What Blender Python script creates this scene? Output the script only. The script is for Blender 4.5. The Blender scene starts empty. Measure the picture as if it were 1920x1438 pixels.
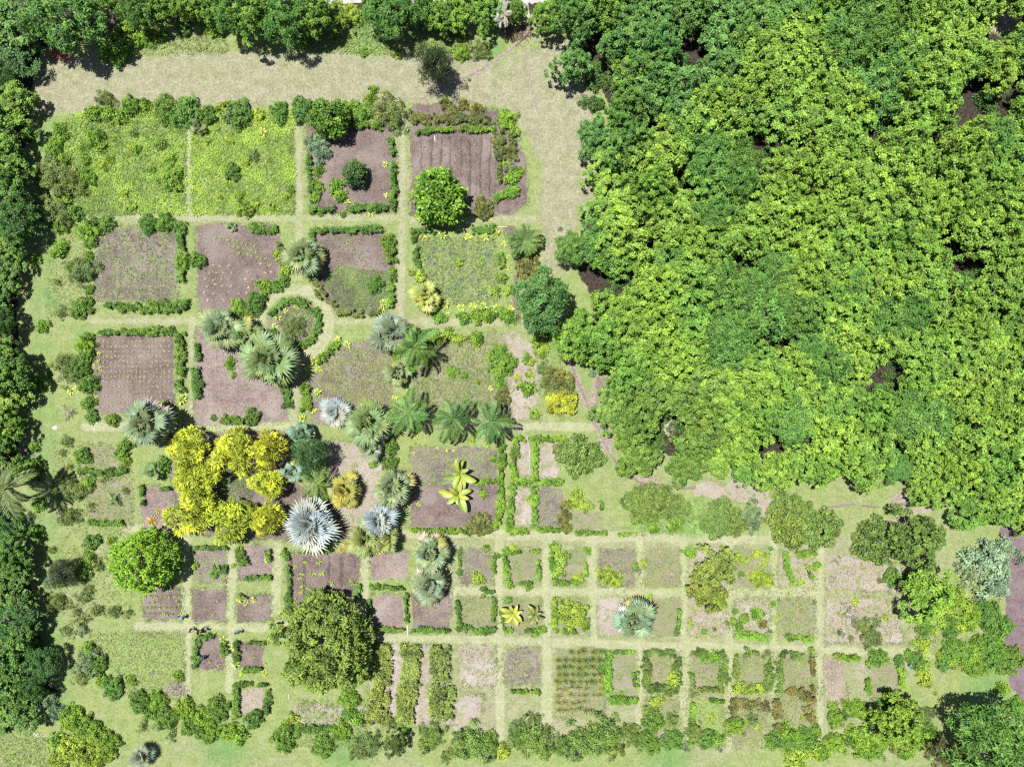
import bpy, math, random
import numpy as np
from mathutils import Vector, Matrix, Quaternion

# ------------------------------------------------------------------ camera, sky, sun, exposure
S = 0.07          # metres per photo pixel on the ground
CAMH = 93.0       # flying height of the drone
scene = bpy.context.scene
COL = scene.collection
cam = bpy.data.cameras.new('camera'); camo = bpy.data.objects.new('camera', cam); COL.objects.link(camo)
cam.sensor_width = 36.0; cam.lens = 36.0 * CAMH / (1920 * S); cam.clip_end = 3000.0; cam.clip_start = 0.5
camo.location = (0, 0, CAMH); camo.rotation_euler = (0, 0, 0)
scene.camera = camo

SUN_EL = math.radians(73.0)
SUN_TO = Vector((-0.85 * math.cos(SUN_EL), 0.527 * math.cos(SUN_EL), math.sin(SUN_EL))).normalized()  # toward the sun
world = bpy.data.worlds.new('World'); scene.world = world; world.use_nodes = True
nt = world.node_tree; nt.nodes.clear()
sky = nt.nodes.new('ShaderNodeTexSky'); sky.sky_type = 'NISHITA'; sky.sun_disc = False
sky.sun_elevation = SUN_EL; sky.sun_rotation = math.atan2(SUN_TO.x, SUN_TO.y)
bg = nt.nodes.new('ShaderNodeBackground'); bg.inputs['Strength'].default_value = 0.05
wo = nt.nodes.new('ShaderNodeOutputWorld')
nt.links.new(sky.outputs[0], bg.inputs[0]); nt.links.new(bg.outputs[0], wo.inputs[0])
sl = bpy.data.lights.new('sun', 'SUN'); sl.energy = 5.0; sl.angle = math.radians(0.5); sl.color = (1.0, 0.965, 0.90)
so = bpy.data.objects.new('sun', sl); COL.objects.link(so)
so.rotation_euler = SUN_TO.to_track_quat('Z', 'Y').to_euler(); so.location = (0, 0, 120)
vs = scene.view_settings
vs.view_transform = 'Standard'; vs.look = 'None'; vs.exposure = 1.12; vs.gamma = 1.0; vs.use_curve_mapping = False
cy = scene.cycles
cy.max_bounces = 6; cy.diffuse_bounces = 3; cy.glossy_bounces = 2; cy.transmission_bounces = 3; cy.transparent_max_bounces = 4
cy.use_denoising = False
cy.pixel_filter_type = 'BLACKMAN_HARRIS'; cy.filter_width = 1.3

# ------------------------------------------------------------------ helpers
RS = np.random.RandomState
def G(u, v, h=0.0):
    k = S * (CAMH - h) / CAMH
    return ((u - 960) * k, (719 - v) * k)
def norm(a): return a / np.maximum(np.linalg.norm(a, axis=-1, keepdims=True), 1e-9)

_lat = RS(5).rand(512, 512)
def vnoise(x, y):
    xi = np.floor(x).astype(int); yi = np.floor(y).astype(int); fx = x - xi; fy = y - yi
    fx = fx * fx * (3 - 2 * fx); fy = fy * fy * (3 - 2 * fy)
    a = _lat[xi % 512, yi % 512]; b = _lat[(xi + 1) % 512, yi % 512]; c = _lat[xi % 512, (yi + 1) % 512]; d = _lat[(xi + 1) % 512, (yi + 1) % 512]
    return (a * (1 - fx) + b * fx) * (1 - fy) + (c * (1 - fx) + d * fx) * fy
def fbm(x, y, o=4):
    s = 0; a = 1; t = 0
    for i in range(o):
        s = s + a * vnoise(x * 2 ** i + 17 * i, y * 2 ** i + 31 * i); t += a; a *= 0.5
    return s / t
def inpoly(x, y, poly):
    ins = np.zeros(x.shape, bool); n = len(poly); j = n - 1
    for i in range(n):
        xi, yi = poly[i]; xj, yj = poly[j]
        c = ((yi > y) != (yj > y)) & (x < (xj - xi) * (y - yi) / (yj - yi + 1e-12) + xi)
        ins ^= c; j = i
    return ins

def mesh_np(name, V, F, mats, tone=None, midx=None, smooth=False, attrs=None):
    me = bpy.data.meshes.new(name); V = np.asarray(V, np.float32); F = np.asarray(F, np.int32)
    k = F.shape[1]; n = len(F)
    me.vertices.add(len(V)); me.vertices.foreach_set('co', V.ravel())
    me.loops.add(n * k); me.loops.foreach_set('vertex_index', F.ravel())
    me.polygons.add(n); me.polygons.foreach_set('loop_start', np.arange(0, n * k, k, dtype=np.int32))
    if midx is not None: me.polygons.foreach_set('material_index', np.asarray(midx, np.int32))
    if smooth: me.polygons.foreach_set('use_smooth', np.ones(n, bool))
    for m in (mats if isinstance(mats, (list, tuple)) else [mats]): me.materials.append(m)
    if tone is not None:
        a = me.attributes.new('tone', 'FLOAT', 'POINT'); a.data.foreach_set('value', np.asarray(tone, np.float32))
    for nm, val in (attrs or {}).items():
        a = me.attributes.new(nm, 'FLOAT', 'POINT'); a.data.foreach_set('value', np.asarray(val, np.float32))
    me.update(calc_edges=True)
    return me
class Geo:
    """collects triangles with a tone and a material index"""
    def __init__(s): s.V = []; s.F = []; s.T = []; s.M = []; s.n = 0
    def add(s, V, F, T=0.5, m=0):
        V = np.asarray(V, float); F = np.asarray(F, int)
        if len(V) == 0: return
        s.V.append(V); s.F.append(F + s.n); s.n += len(V)
        s.T.append(np.broadcast_to(np.asarray(T, float), (len(V),))); s.M.append(np.full(len(F), m))
    def mesh(s, name, mats, smooth=False):
        return mesh_np(name, np.concatenate(s.V), np.concatenate(s.F), mats, np.concatenate(s.T), np.concatenate(s.M), smooth)
    def tube(s, pts, rad, m=0, k=6, T=0.5, cap=True):
        pts = np.asarray(pts, float); n = len(pts); rad = np.broadcast_to(np.asarray(rad, float), (n,))
        d = norm(np.gradient(pts, axis=0)); ref = np.array([0.31, 0.17, 0.93]); ref2 = np.array([1.0, 0.2, 0.0])
        V = []
        for i in range(n):
            r = ref if abs(np.dot(d[i], norm(ref))) < 0.9 else ref2
            a = norm(np.cross(d[i], r)); b = np.cross(d[i], a)
            t = np.arange(k) * 2 * math.pi / k
            V.append(pts[i] + rad[i] * (np.cos(t)[:, None] * a + np.sin(t)[:, None] * b))
        V = np.concatenate(V); F = []
        for i in range(n - 1):
            for j in range(k):
                a = i * k + j; b = i * k + (j + 1) % k
                F += [(a, b, b + k), (a, b + k, a + k)]
        if cap:
            for j in range(1, k - 1): F += [(0, j + 1, j), ((n - 1) * k, (n - 1) * k + j, (n - 1) * k + j + 1)]
        s.add(V, F, T, m)
    def box(s, c, d, m=0, R=None, T=0.5):
        c = np.asarray(c, float); d = np.asarray(d, float) / 2
        V = np.array([[x, y, z] for x in (-1, 1) for y in (-1, 1) for z in (-1, 1)], float) * d
        if R is not None: V = V @ np.asarray(R).T
        Q = [(0, 1, 3, 2), (4, 6, 7, 5), (0, 4, 5, 1), (2, 3, 7, 6), (0, 2, 6, 4), (1, 5, 7, 3)]
        F = []
        for q in Q: F += [(q[0], q[1], q[2]), (q[0], q[2], q[3])]
        s.add(V + c, F, T, m)
def leaves(P, N, D, L, W, fold=0.22):
    N = norm(N); D = D - N * np.sum(D * N, -1, keepdims=True); D = norm(D); B = np.cross(N, D)
    L = np.asarray(L)[..., None] * np.ones((len(P), 1)); W = np.asarray(W)[..., None] * np.ones((len(P), 1))
    base = P; tip = P + D * L - N * L * 0.10; mid = P + D * L * 0.52 + N * W * fold
    V = np.stack([base, mid + B * W / 2, tip, mid - B * W / 2], 1).reshape(-1, 3)
    i = np.arange(len(P)) * 4
    F = np.stack([np.stack([i, i + 1, i + 2], 1), np.stack([i, i + 2, i + 3], 1)], 1).reshape(-1, 3)
    return V, F
def sph(rng, n): return norm(rng.normal(size=(n, 3)))

def new_obj(name, me, parent=None, loc=(0, 0, 0), rz=0.0, sc=1.0, color=None):
    o = bpy.data.objects.new(name, me); COL.objects.link(o)
    if parent is not None: o.parent = parent
    o.location = loc; o.rotation_euler = (0, 0, rz)
    o.scale = sc if isinstance(sc, tuple) else (sc, sc, sc)
    if color is not None: o.color = (*color, 1.0)
    return o
LABELLED = []
def tag(o, label, cat, group=None, kind=None, uv=None):
    o['label'] = label; o['category'] = cat
    if group: o['group'] = group
    if kind: o['kind'] = kind
    LABELLED.append((o, uv))
    return o
def empty(name, loc, rz=0.0):
    o = bpy.data.objects.new(name, None); COL.objects.link(o); o.location = loc; o.rotation_euler = (0, 0, rz)
    o.empty_display_size = 0.3
    return o
def vary(c, rng, a=0.12, hue=0.06):
    k = 1 + rng.uniform(-a, a); w = rng.uniform(-hue, hue)
    return (c[0] * k * (1 + w * 2), c[1] * k * (1 + w * 0.3), c[2] * k * (1 - w * 2))

# ------------------------------------------------------------------ materials
def nodes_of(name):
    m = bpy.data.materials.new(name); m.use_nodes = True; t = m.node_tree; t.nodes.clear()
    out = t.nodes.new('ShaderNodeOutputMaterial'); return m, t, out
def N_(t, ty, **kw):
    n = t.nodes.new(ty)
    for k, v in kw.items(): setattr(n, k, v)
    return n
def math_(t, op, a, b=None, c=None):
    n = t.nodes.new('ShaderNodeMath'); n.operation = op
    for i, x in enumerate((a, b, c)):
        if x is None: continue
        if isinstance(x, (int, float)): n.inputs[i].default_value = x
        else: t.links.new(x, n.inputs[i])
    return n.outputs[0]
def mixc(t, f, a, b, mode='MIX'):
    n = t.nodes.new('ShaderNodeMix'); n.data_type = 'RGBA'; n.blend_type = mode
    for x, s in ((f, n.inputs[0]), (a, n.inputs[6]), (b, n.inputs[7])):
        if isinstance(x, (int, float)): s.default_value = x
        elif isinstance(x, tuple): s.default_value = (*x, 1.0)
        else: t.links.new(x, s)
    return n.outputs[2]
def ramp(t, x, a, b, lo=0.0, hi=1.0):
    n = t.nodes.new('ShaderNodeMapRange'); n.interpolation_type = 'SMOOTHSTEP'
    n.inputs[1].default_value = a; n.inputs[2].default_value = b; n.inputs[3].default_value = lo; n.inputs[4].default_value = hi
    t.links.new(x, n.inputs[0]); return n.outputs[0]
def noise(t, pos, scale, det=4.0, rough=0.6, dist=0.0):
    n = t.nodes.new('ShaderNodeTexNoise'); n.inputs['Scale'].default_value = scale; n.inputs['Detail'].default_value = det
    n.inputs['Roughness'].default_value = rough; n.inputs['Distortion'].default_value = dist; t.links.new(pos, n.inputs['Vector']); return n.outputs[0]

def foliage_mat(name, transl=0.24, gloss=0.30, val=(0.38, 1.62), hue=0.03):
    m, t, out = nodes_of(name)
    oi = N_(t, 'ShaderNodeObjectInfo'); at = N_(t, 'ShaderNodeAttribute', attribute_name='tone')
    tone = at.outputs['Fac']
    hs = N_(t, 'ShaderNodeHueSaturation')
    t.links.new(oi.outputs['Color'], hs.inputs['Color'])
    t.links.new(math_(t, 'MULTIPLY_ADD', tone, -hue, 0.5 + hue * 0.5), hs.inputs['Hue'])
    t.links.new(math_(t, 'MULTIPLY_ADD', tone, val[1] - val[0], val[0]), hs.inputs['Value'])
    p = N_(t, 'ShaderNodeBsdfPrincipled'); p.inputs['Roughness'].default_value = 0.5; p.inputs['Specular IOR Level'].default_value = gloss
    t.links.new(hs.outputs[0], p.inputs['Base Color'])
    tr = N_(t, 'ShaderNodeBsdfTranslucent'); t.links.new(mixc(t, 0.35, hs.outputs[0], (0.30, 0.42, 0.02)), tr.inputs['Color'])
    mx = N_(t, 'ShaderNodeMixShader'); mx.inputs[0].default_value = transl
    t.links.new(p.outputs[0], mx.inputs[1]); t.links.new(tr.outputs[0], mx.inputs[2]); t.links.new(mx.outputs[0], out.inputs[0])
    return m
M_LEAF = foliage_mat('foliage')
M_FROND = foliage_mat('frond_leaf', transl=0.15, gloss=0.45, val=(0.6, 1.4), hue=0.04)
def plain(name, col, rough=0.8, spec=0.2, nz=0.25, scale=14.0):
    m, t, out = nodes_of(name); p = N_(t, 'ShaderNodeBsdfPrincipled')
    g = N_(t, 'ShaderNodeTexCoord')
    n = noise(t, g.outputs['Object'], scale, 5.0)
    c = mixc(t, ramp(t, n, 0.3, 0.7), tuple(x * (1 - nz) for x in col), tuple(x * (1 + nz) for x in col))
    t.links.new(c, p.inputs['Base Color']); p.inputs['Roughness'].default_value = rough; p.inputs['Specular IOR Level'].default_value = spec
    t.links.new(p.outputs[0], out.inputs[0]); return m
M_BARK = plain('bark', (0.14, 0.11, 0.085), nz=0.4, scale=9)
M_PALMBARK = plain('palm_bark', (0.22, 0.19, 0.16), nz=0.35, scale=12)
M_TWIG = plain('dry_twig', (0.30, 0.25, 0.22), nz=0.3)
M_PALETWIG = plain('pale_dead_wood', (0.42, 0.37, 0.33), nz=0.25)
M_WOOD = plain('weathered_pole', (0.44, 0.36, 0.25), nz=0.25)

def ground_mat(name, fn, bump=0.5, bscale=9.0, rough=0.95):
    m, t, out = nodes_of(name); p = N_(t, 'ShaderNodeBsdfPrincipled'); g = N_(t, 'ShaderNodeNewGeometry'); pos = g.outputs['Position']
    t.links.new(fn(t, pos), p.inputs['Base Color']); p.inputs['Roughness'].default_value = rough; p.inputs['Specular IOR Level'].default_value = 0.08
    b = N_(t, 'ShaderNodeBump'); b.inputs['Strength'].default_value = bump; b.inputs['Distance'].default_value = 0.08
    t.links.new(noise(t, pos, bscale, 2.0, 0.7), b.inputs['Height']); t.links.new(b.outputs[0], p.inputs['Normal'])
    t.links.new(p.outputs[0], out.inputs[0]); return m
def sc(c, k=0.80): return tuple(x * k for x in c)
def lawn_fn(t, pos):
    a = lambda n: N_(t, 'ShaderNodeAttribute', attribute_name=n).outputs['Fac']
    fine = noise(t, pos, 3.2, 3.0, 0.75); mid = noise(t, pos, 0.75, 4.0, 0.72, 0.3); spk0 = noise(t, pos, 9.0, 1.0, 0.7)
    mm = math_(t, 'MULTIPLY_ADD', fine, 0.6, math_(t, 'MULTIPLY', mid, 0.5))
    green = mixc(t, ramp(t, mm, 0.36, 0.74), sc((0.125, 0.180, 0.056)), sc((0.238, 0.275, 0.108)))
    dry = mixc(t, ramp(t, mm, 0.36, 0.70), sc((0.155, 0.168, 0.095)), sc((0.262, 0.254, 0.172)))
    straw = mixc(t, ramp(t, fine, 0.35, 0.66), sc((0.215, 0.195, 0.14)), sc((0.345, 0.308, 0.245)))
    lush = mixc(t, ramp(t, mm, 0.35, 0.75), sc((0.080, 0.165, 0.052)), sc((0.165, 0.245, 0.085)))
    big = noise(t, pos, 0.13, 3.0, 0.65, 0.5)
    d = math_(t, 'ADD', math_(t, 'MULTIPLY_ADD', big, 1.5, -0.75), math_(t, 'ADD', a('dry'), math_(t, 'MULTIPLY_ADD', mm, 1.3, -0.72)))
    c = mixc(t, ramp(t, d, 0.10, 0.95), green, dry)
    s = math_(t, 'MULTIPLY', ramp(t, mm, 0.52, 0.75), a('straw')); c = mixc(t, s, c, straw)
    c = mixc(t, math_(t, 'MULTIPLY', ramp(t, a('path'), 0.2, 0.8), 0.75), c, mixc(t, ramp(t, mm, 0.36, 0.72), sc((0.220, 0.240, 0.130)), sc((0.335, 0.345, 0.220))))
    l = math_(t, 'MULTIPLY', a('lush'), ramp(t, math_(t, 'ADD', mid, a('lush')), 0.55, 1.2)); c = mixc(t, l, c, lush)
    soil = mixc(t, ramp(t, fine, 0.3, 0.7), sc((0.145, 0.115, 0.098)), sc((0.33, 0.275, 0.24)))
    b = ramp(t, math_(t, 'ADD', a('bare'), math_(t, 'MULTIPLY_ADD', mm, 0.9, -0.5)), 0.35, 0.7); c = mixc(t, b, c, soil)
    shade_litter_col = mixc(t, ramp(t, fine, 0.35, 0.7), (0.014, 0.013, 0.010), (0.058, 0.046, 0.037))  # leaf litter taken near black: the shade of canopy gaps is in its colour
    c = mixc(t, ramp(t, math_(t, 'ADD', a('shade_litter'), math_(t, 'MULTIPLY_ADD', mm, 0.8, -0.44)), 0.35, 0.65), c, shade_litter_col)
    return mixc(t, 1.0, c, mixc(t, 1.0, (1, 1, 1), ramp(t, spk0, 0.3, 0.72, 0.82, 1.14)), 'MULTIPLY')
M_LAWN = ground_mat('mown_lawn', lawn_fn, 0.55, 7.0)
def soil_fn(base, chip, weed, amt, weed_scale=0.8):
    base = sc(base); chip = sc(chip); weed = sc(weed)
    def fn(t, pos):
        f = noise(t, pos, 5.0, 3.0, 0.8); mid = noise(t, pos, 0.8, 4.0, 0.7, 0.4)
        c = mixc(t, ramp(t, mid, 0.3, 0.7), sc(base, 0.74), sc(base, 1.22))
        big = noise(t, pos, 0.22, 2.0, 0.6); c = mixc(t, ramp(t, big, 0.42, 0.68), c, sc(chip, 0.72))
        c = mixc(t, ramp(t, f, 0.52, 0.70), c, chip)
        c = mixc(t, ramp(t, f, 0.45, 0.28), c, sc(base, 0.35))
        sp = math_(t, 'ADD', mid, math_(t, 'MULTIPLY_ADD', f, 0.55, -0.27))
        th = 0.78 - amt * 0.56
        return mixc(t, ramp(t, sp, th - 0.05, th + 0.07), c, mixc(t, ramp(t, f, 0.35, 0.65), sc(weed, 0.6), sc(weed, 1.3)))
    return fn
SOIL = {
 'soil': ground_mat('mulched_soil', soil_fn((0.122, 0.094, 0.086), (0.262, 0.215, 0.196), (0.12, 0.15, 0.065), 0.12), 0.9, 8.0),
 'soilw': ground_mat('weedy_soil', soil_fn((0.145, 0.120, 0.112), (0.275, 0.235, 0.215), (0.165, 0.185, 0.095), 0.46), 0.9, 8.0),
 'pink': ground_mat('pale_mulch', soil_fn((0.172, 0.135, 0.126), (0.330, 0.275, 0.255), (0.16, 0.18, 0.08), 0.10), 0.8, 8.0),
 'pale': ground_mat('dry_litter', soil_fn((0.275, 0.235, 0.200), (0.43, 0.38, 0.345), (0.17, 0.19, 0.09), 0.40), 0.8, 8.0),
 'weed': ground_mat('weedy_grass', soil_fn((0.190, 0.200, 0.110), (0.28, 0.265, 0.18), (0.175, 0.240, 0.075), 0.66), 0.9, 6.0),
 'dryg': ground_mat('rough_dry_grass', soil_fn((0.205, 0.190, 0.125), (0.31, 0.275, 0.215), (0.150, 0.180, 0.080), 0.52), 0.8, 6.0),
 'grav': ground_mat('straw_mulch', soil_fn((0.21, 0.175, 0.14), (0.42, 0.37, 0.28), (0.16, 0.16, 0.09), 0.16), 1.0, 12.0),
}
M_ROAD = ground_mat('pale_track', soil_fn((0.36, 0.325, 0.30), (0.48, 0.44, 0.41), (0.2, 0.2, 0.1), 0.1), 0.4, 6.0)
M_TILL = ground_mat('tilled_field', soil_fn((0.135, 0.100, 0.108), (0.21, 0.165, 0.17), (0.12, 0.13, 0.07), 0.06), 0.9, 5.0)
M_TRAIL = ground_mat('worn_earth', soil_fn((0.155, 0.125, 0.110), (0.26, 0.22, 0.19), (0.15, 0.17, 0.08), 0.20), 0.6, 8.0)

# ------------------------------------------------------------------ the ground
def soft_poly(u, v, poly, soft):
    wu = u + (fbm(u / 26, v / 26) - 0.5) * soft * 2.2; wv = v + (fbm(u / 26 + 90, v / 26 + 40) - 0.5) * soft * 2.2
    acc = np.zeros(u.shape)
    for du, dv in ((0, 0), (soft, 0), (-soft, 0), (0, soft), (0, -soft)): acc += inpoly(wu + du * 0.6, wv + dv * 0.6, poly)
    return acc / 5
def seg_dist(u, v, pl):
    d = np.full(u.shape, 1e9)
    for (x0, y0), (x1, y1) in zip(pl[:-1], pl[1:]):
        dx, dy = x1 - x0, y1 - y0; t = np.clip(((u - x0) * dx + (v - y0) * dy) / (dx * dx + dy * dy + 1e-9), 0, 1)
        d = np.minimum(d, np.hypot(u - x0 - t * dx, v - y0 - t * dy))
    return d
FOREST = [(1078, -60), (1068, 130), (1112, 190), (1106, 330), (1122, 355), (1066, 395), (1056, 520), (1085, 560), (1072, 650), (1082, 680), (1140, 700),
          (1130, 760), (1156, 835), (1205, 868), (1300, 882), (1420, 878), (1460, 905), (1560, 915), (1700, 895), (1755, 935), (1802, 985), (1885, 975), (1985, 965), (1985, -60)]
def build_ground():
    c = 4.5
    us = np.arange(-70, 1991, c); vs_ = np.arange(-70, 1509, c)
    far = np.array([4000., 2000., 1000., 500., 200.])
    us = np.concatenate([-70 - far * 2, us, 1990 + far[::-1] * 2]); vs_ = np.concatenate([-70 - far * 2, vs_, 1508 + far[::-1] * 2])
    U, Vv = np.meshgrid(us, vs_); nu, nv = len(us), len(vs_)
    x = (U - 960) * S; y = (719 - Vv) * S; z = np.zeros_like(x)
    n1 = fbm(U / 60, Vv / 60); path = np.zeros(U.shape)
    dry = np.full(U.shape, 0.30)
    dry = np.maximum(dry, 0.95 * soft_poly(U, Vv, [(60, 110), (300, 98), (980, 95), (1075, 70), (1115, 180), (1112, 350), (1045, 520), (1015, 500), (1010, 300), (960, 200), (700, 195), (60, 215)], 9))
    dry = np.maximum(dry, 0.62 * soft_poly(U, Vv, [(840, 995), (1440, 1000), (1760, 1000), (1760, 1230), (1560, 1410), (840, 1400)], 10))
    for pl in ([(353, 205), (353, 400)], [(560, 200), (560, 520)], [(755, 210), (752, 590)], [(160, 408), (1000, 410)], [(360, 600), (360, 800)], [(170, 602), (1000, 605)],
               [(160, 800), (560, 800)], [(560, 640), (548, 800)], [(950, 800), (1110, 800)], [(240, 990), (1440, 1012)], [(350, 1000), (350, 1300)], [(435, 1000), (430, 1290)],
               [(520, 1000), (515, 1160)], [(685, 1040), (680, 1200)], [(260, 1175), (560, 1175)], [(690, 1195), (1750, 1225)], [(935, 1000), (938, 1380)], [(1025, 1010), (1025, 1350)],
               [(1110, 1010), (1110, 1200)], [(1200, 1010), (1200, 1400)], [(1283, 1010), (1283, 1400)], [(1368, 1000), (1365, 1400)], [(1450, 1000), (1450, 1300)], [(1537, 1010), (1537, 1400)], [(850, 1108), (1530, 1112)]):
        d = seg_dist(U, Vv, pl) + (n1 - 0.5) * 8
        path = np.maximum(path, np.clip(1 - (d - 4) / 8, 0, 1) * (0.55 if pl[0][1] < 800 else 1.0))
        dry = np.maximum(dry, 0.66 * np.clip(1 - (d - 6) / 9, 0, 1))
    d = np.abs(np.hypot(U - 551, Vv - 606) - 64) + (n1 - .5) * 6; path = np.maximum(path, np.clip(1.2 - (d - 6) / 7, 0, 1)); dry = np.maximum(dry, .66 * np.clip(1.2 - (d - 6) / 7, 0, 1))
    lush = np.zeros(U.shape)
    for cx, cy, r in ((55, 1000, 40), (80, 1190, 45), (100, 1300, 40), (70, 440, 40), (60, 330, 40), (70, 260, 40), (160, 640, 30), (820, 70, 50), (690, 60, 60), (1050, 640, 35), (1300, 985, 38), (1270, 975, 30),
                      (650, 1405, 60), (420, 1395, 60), (1340, 1345, 30), (1250, 1420, 60), (240, 700, 0), (930, 100, 30), (60, 860, 40), (1850, 1300, 60), (1080, 720, 30), (90, 560, 30)):
        if r: lush = np.maximum(lush, np.clip(1.25 - np.hypot(U - cx, Vv - cy) / r, 0, 1))
    straw = np.clip((dry - 0.45) * 1.6, 0, 1)
    lush = np.maximum(lush, 0.55 * soft_poly(U, Vv, [(45, 215), (120, 215), (110, 420), (95, 600), (120, 800), (110, 1000), (120, 1180), (150, 1290), (90, 1290), (70, 1100), (45, 900), (55, 600)], 10))
    bare = np.zeros(U.shape)
    for pl in ([(754, 420), (752, 590)], [(748, 830), (750, 1000)], [(640, 602), (700, 602)], [(690, 1203), (1700, 1228)], [(560, 560), (570, 530), (562, 500)], [(936, 1010), (940, 1100)], [(352, 1010), (350, 1290)], [(110, 260), (95, 420), (100, 600), (110, 800), (115, 1000)], [(110, 122), (330, 124), (600, 120), (780, 125)], [(110, 148), (330, 150), (600, 150), (900, 165)], [(300, 180), (600, 186)], [(1030, 220), (1035, 330), (1022, 480)], [(1058, 200), (1064, 330), (1050, 420)], [(82, 260), (75, 420), (82, 600), (88, 800)], [(240, 990), (600, 1005), (1430, 1012)], [(140, 1310), (220, 1370), (330, 1395)], [(160, 1290), (250, 1350), (340, 1380)], [(1540, 1050), (1540, 1390)], [(440, 1170), (260, 1176)]):
        bare = np.maximum(bare, 0.46 * np.clip(1.3 - (seg_dist(U, Vv, pl) + (n1 - .5) * 6) / 5, 0, 1) * np.clip((fbm(U / 20 + 5, Vv / 20) - .38) * 8, 0, 1))
    for pl, w in (([(985, -20), (986, 70), (930, 115), (860, 155), (800, 180), (765, 215)], 5), ([(985, 80), (992, 150), (1010, 215)], 3), ([(1055, 600), (1070, 680), (1105, 770), (1140, 845)], 9)):
        bare = np.maximum(bare, np.clip(1.2 - seg_dist(U, Vv, pl) / w, 0, 1))
    shade_litter = np.full(U.shape, .95)  # mask for the litter with painted-in shade, under forest and boundary trees
    for du, dv in ((0, 0), (26, 0), (-26, 0), (0, 26), (0, -26), (18, -18), (-18, -18), (18, 18), (-18, 18)): shade_litter *= inpoly(U + du + (n1 - .5) * 20, Vv + dv + (n1 - .5) * 20, FOREST)
    shade_litter = np.maximum(shade_litter, soft_poly(U, Vv, [(-70, -70), (1060, -70), (1060, 25), (600, 40), (330, 40), (180, 70), (80, 95), (60, 170), (35, 400), (30, 1000), (60, 1100), (90, 1260), (120, 1310), (-70, 1330)], 7) * 0.8)
    for cx, cy, rx, ry, k in ((1120, 745, 22, 45, .8), (1135, 820, 18, 30, .9), (1255, 800, 12, 16, .9), (1215, 900, 30, 10, .9), (1390, 920, 60, 16, .75), (1700, 940, 45, 25, .8), (1660, 1000, 30, 12, .8), (1880, 35, 32, 32, .9),
                              (60, 838, 12, 14, .9), (48, 1085, 12, 22, .8), (690, 900, 40, 45, .7), (740, 1130, 14, 40, .5), (115, 800, 14, 10, .5), (120, 850, 14, 14, .5), (960, 640, 40, 30, .7), (960, 770, 40, 35, .7),
                              (1640, 1180, 40, 30, .6), (1690, 1350, 30, 24, .6), (1830, 1320, 14, 10, .7), (880, 1320, 35, 30, .7), (640, 1345, 40, 18, .8), (1620, 1255, 20, 12, .6)):
        bare = np.maximum(bare, k * np.clip(1.35 - np.hypot((U - cx) / rx, (Vv - cy) / ry), 0, 1))
        shade_litter *= 1 - 1.0 * np.clip(1.5 - np.hypot((U - cx) / rx, (Vv - cy) / ry), 0, 1) * (cx > 1100 and cy < 1050)
    lush *= (1 - bare)
    V = np.stack([x, y, z], -1).reshape(-1, 3)
    i = (np.arange(nv - 1)[:, None] * nu + np.arange(nu - 1)[None]).ravel()
    F = np.stack([i, i + nu, i + nu + 1, i + 1], 1)
    me = mesh_np('ground', V, F, M_LAWN, attrs={'dry': dry.ravel(), 'lush': lush.ravel(), 'straw': straw.ravel(), 'bare': bare.ravel(), 'shade_litter': shade_litter.ravel(), 'path': path.ravel()})
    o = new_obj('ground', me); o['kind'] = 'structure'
build_ground()

def sheet(name, poly, mat, z=0.02, cell=0.15, rough=0.10, ridge=None, relief=0.03, label=None):
    """a sheet of earth with a ragged edge; its rim dips under the lawn"""
    P = np.array([G(*p) for p in poly]); lo = P.min(0) - 0.5; hi = P.max(0) + 0.5
    nx = int((hi[0] - lo[0]) / cell) + 2; ny = int((hi[1] - lo[1]) / cell) + 2
    gx = lo[0] + np.arange(nx) * cell; gy = lo[1] + np.arange(ny) * cell
    cx, cy_ = np.meshgrid(gx[:-1] + cell / 2, gy[:-1] + cell / 2)
    k = 0.9
    wx = cx + (fbm(cx * k + 40, cy_ * k) - 0.5) * 8 * rough; wy = cy_ + (fbm(cx * k, cy_ * k + 70) - 0.5) * 8 * rough
    keep = inpoly(wx, wy, [tuple(p) for p in P])
    X, Y = np.meshgrid(gx, gy)
    Z = z + relief * (fbm(X * 1.3, Y * 1.3) - 0.35) + 0.02 * (vnoise(X * 5, Y * 5) - 0.5)
    if ridge is not None: Z = Z + ridge(X, Y)
    Z = np.maximum(Z, z * 0.6)
    full = np.ones((ny, nx), bool); kp = np.pad(keep, 1)
    for dy in (0, 1):
        for dx in (0, 1): full &= kp[dy:dy + ny, dx:dx + nx]
    Z = np.where(full, Z, -0.03)
    jj, ii = np.nonzero(keep); a = jj * nx + ii
    F = np.stack([a, a + 1, a + nx + 1, a + nx], 1)
    used, inv = np.unique(F, return_inverse=True)
    V = np.stack([X.ravel(), Y.ravel(), Z.ravel()], 1)[used]
    o = new_obj(name, mesh_np(name, V, inv.reshape(F.shape), mat, smooth=True)); o['kind'] = 'structure'
    return o
def R(x0, y0, x1, y1): return [(x0, y0), (x1, y0), (x1, y1), (x0, y1)]
def rows_x(pitch, amp, ph=0.0): return lambda X, Y: amp * np.sin((X + 0.15 * np.sin(Y * 0.8)) * 2 * math.pi / pitch + ph)
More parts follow.
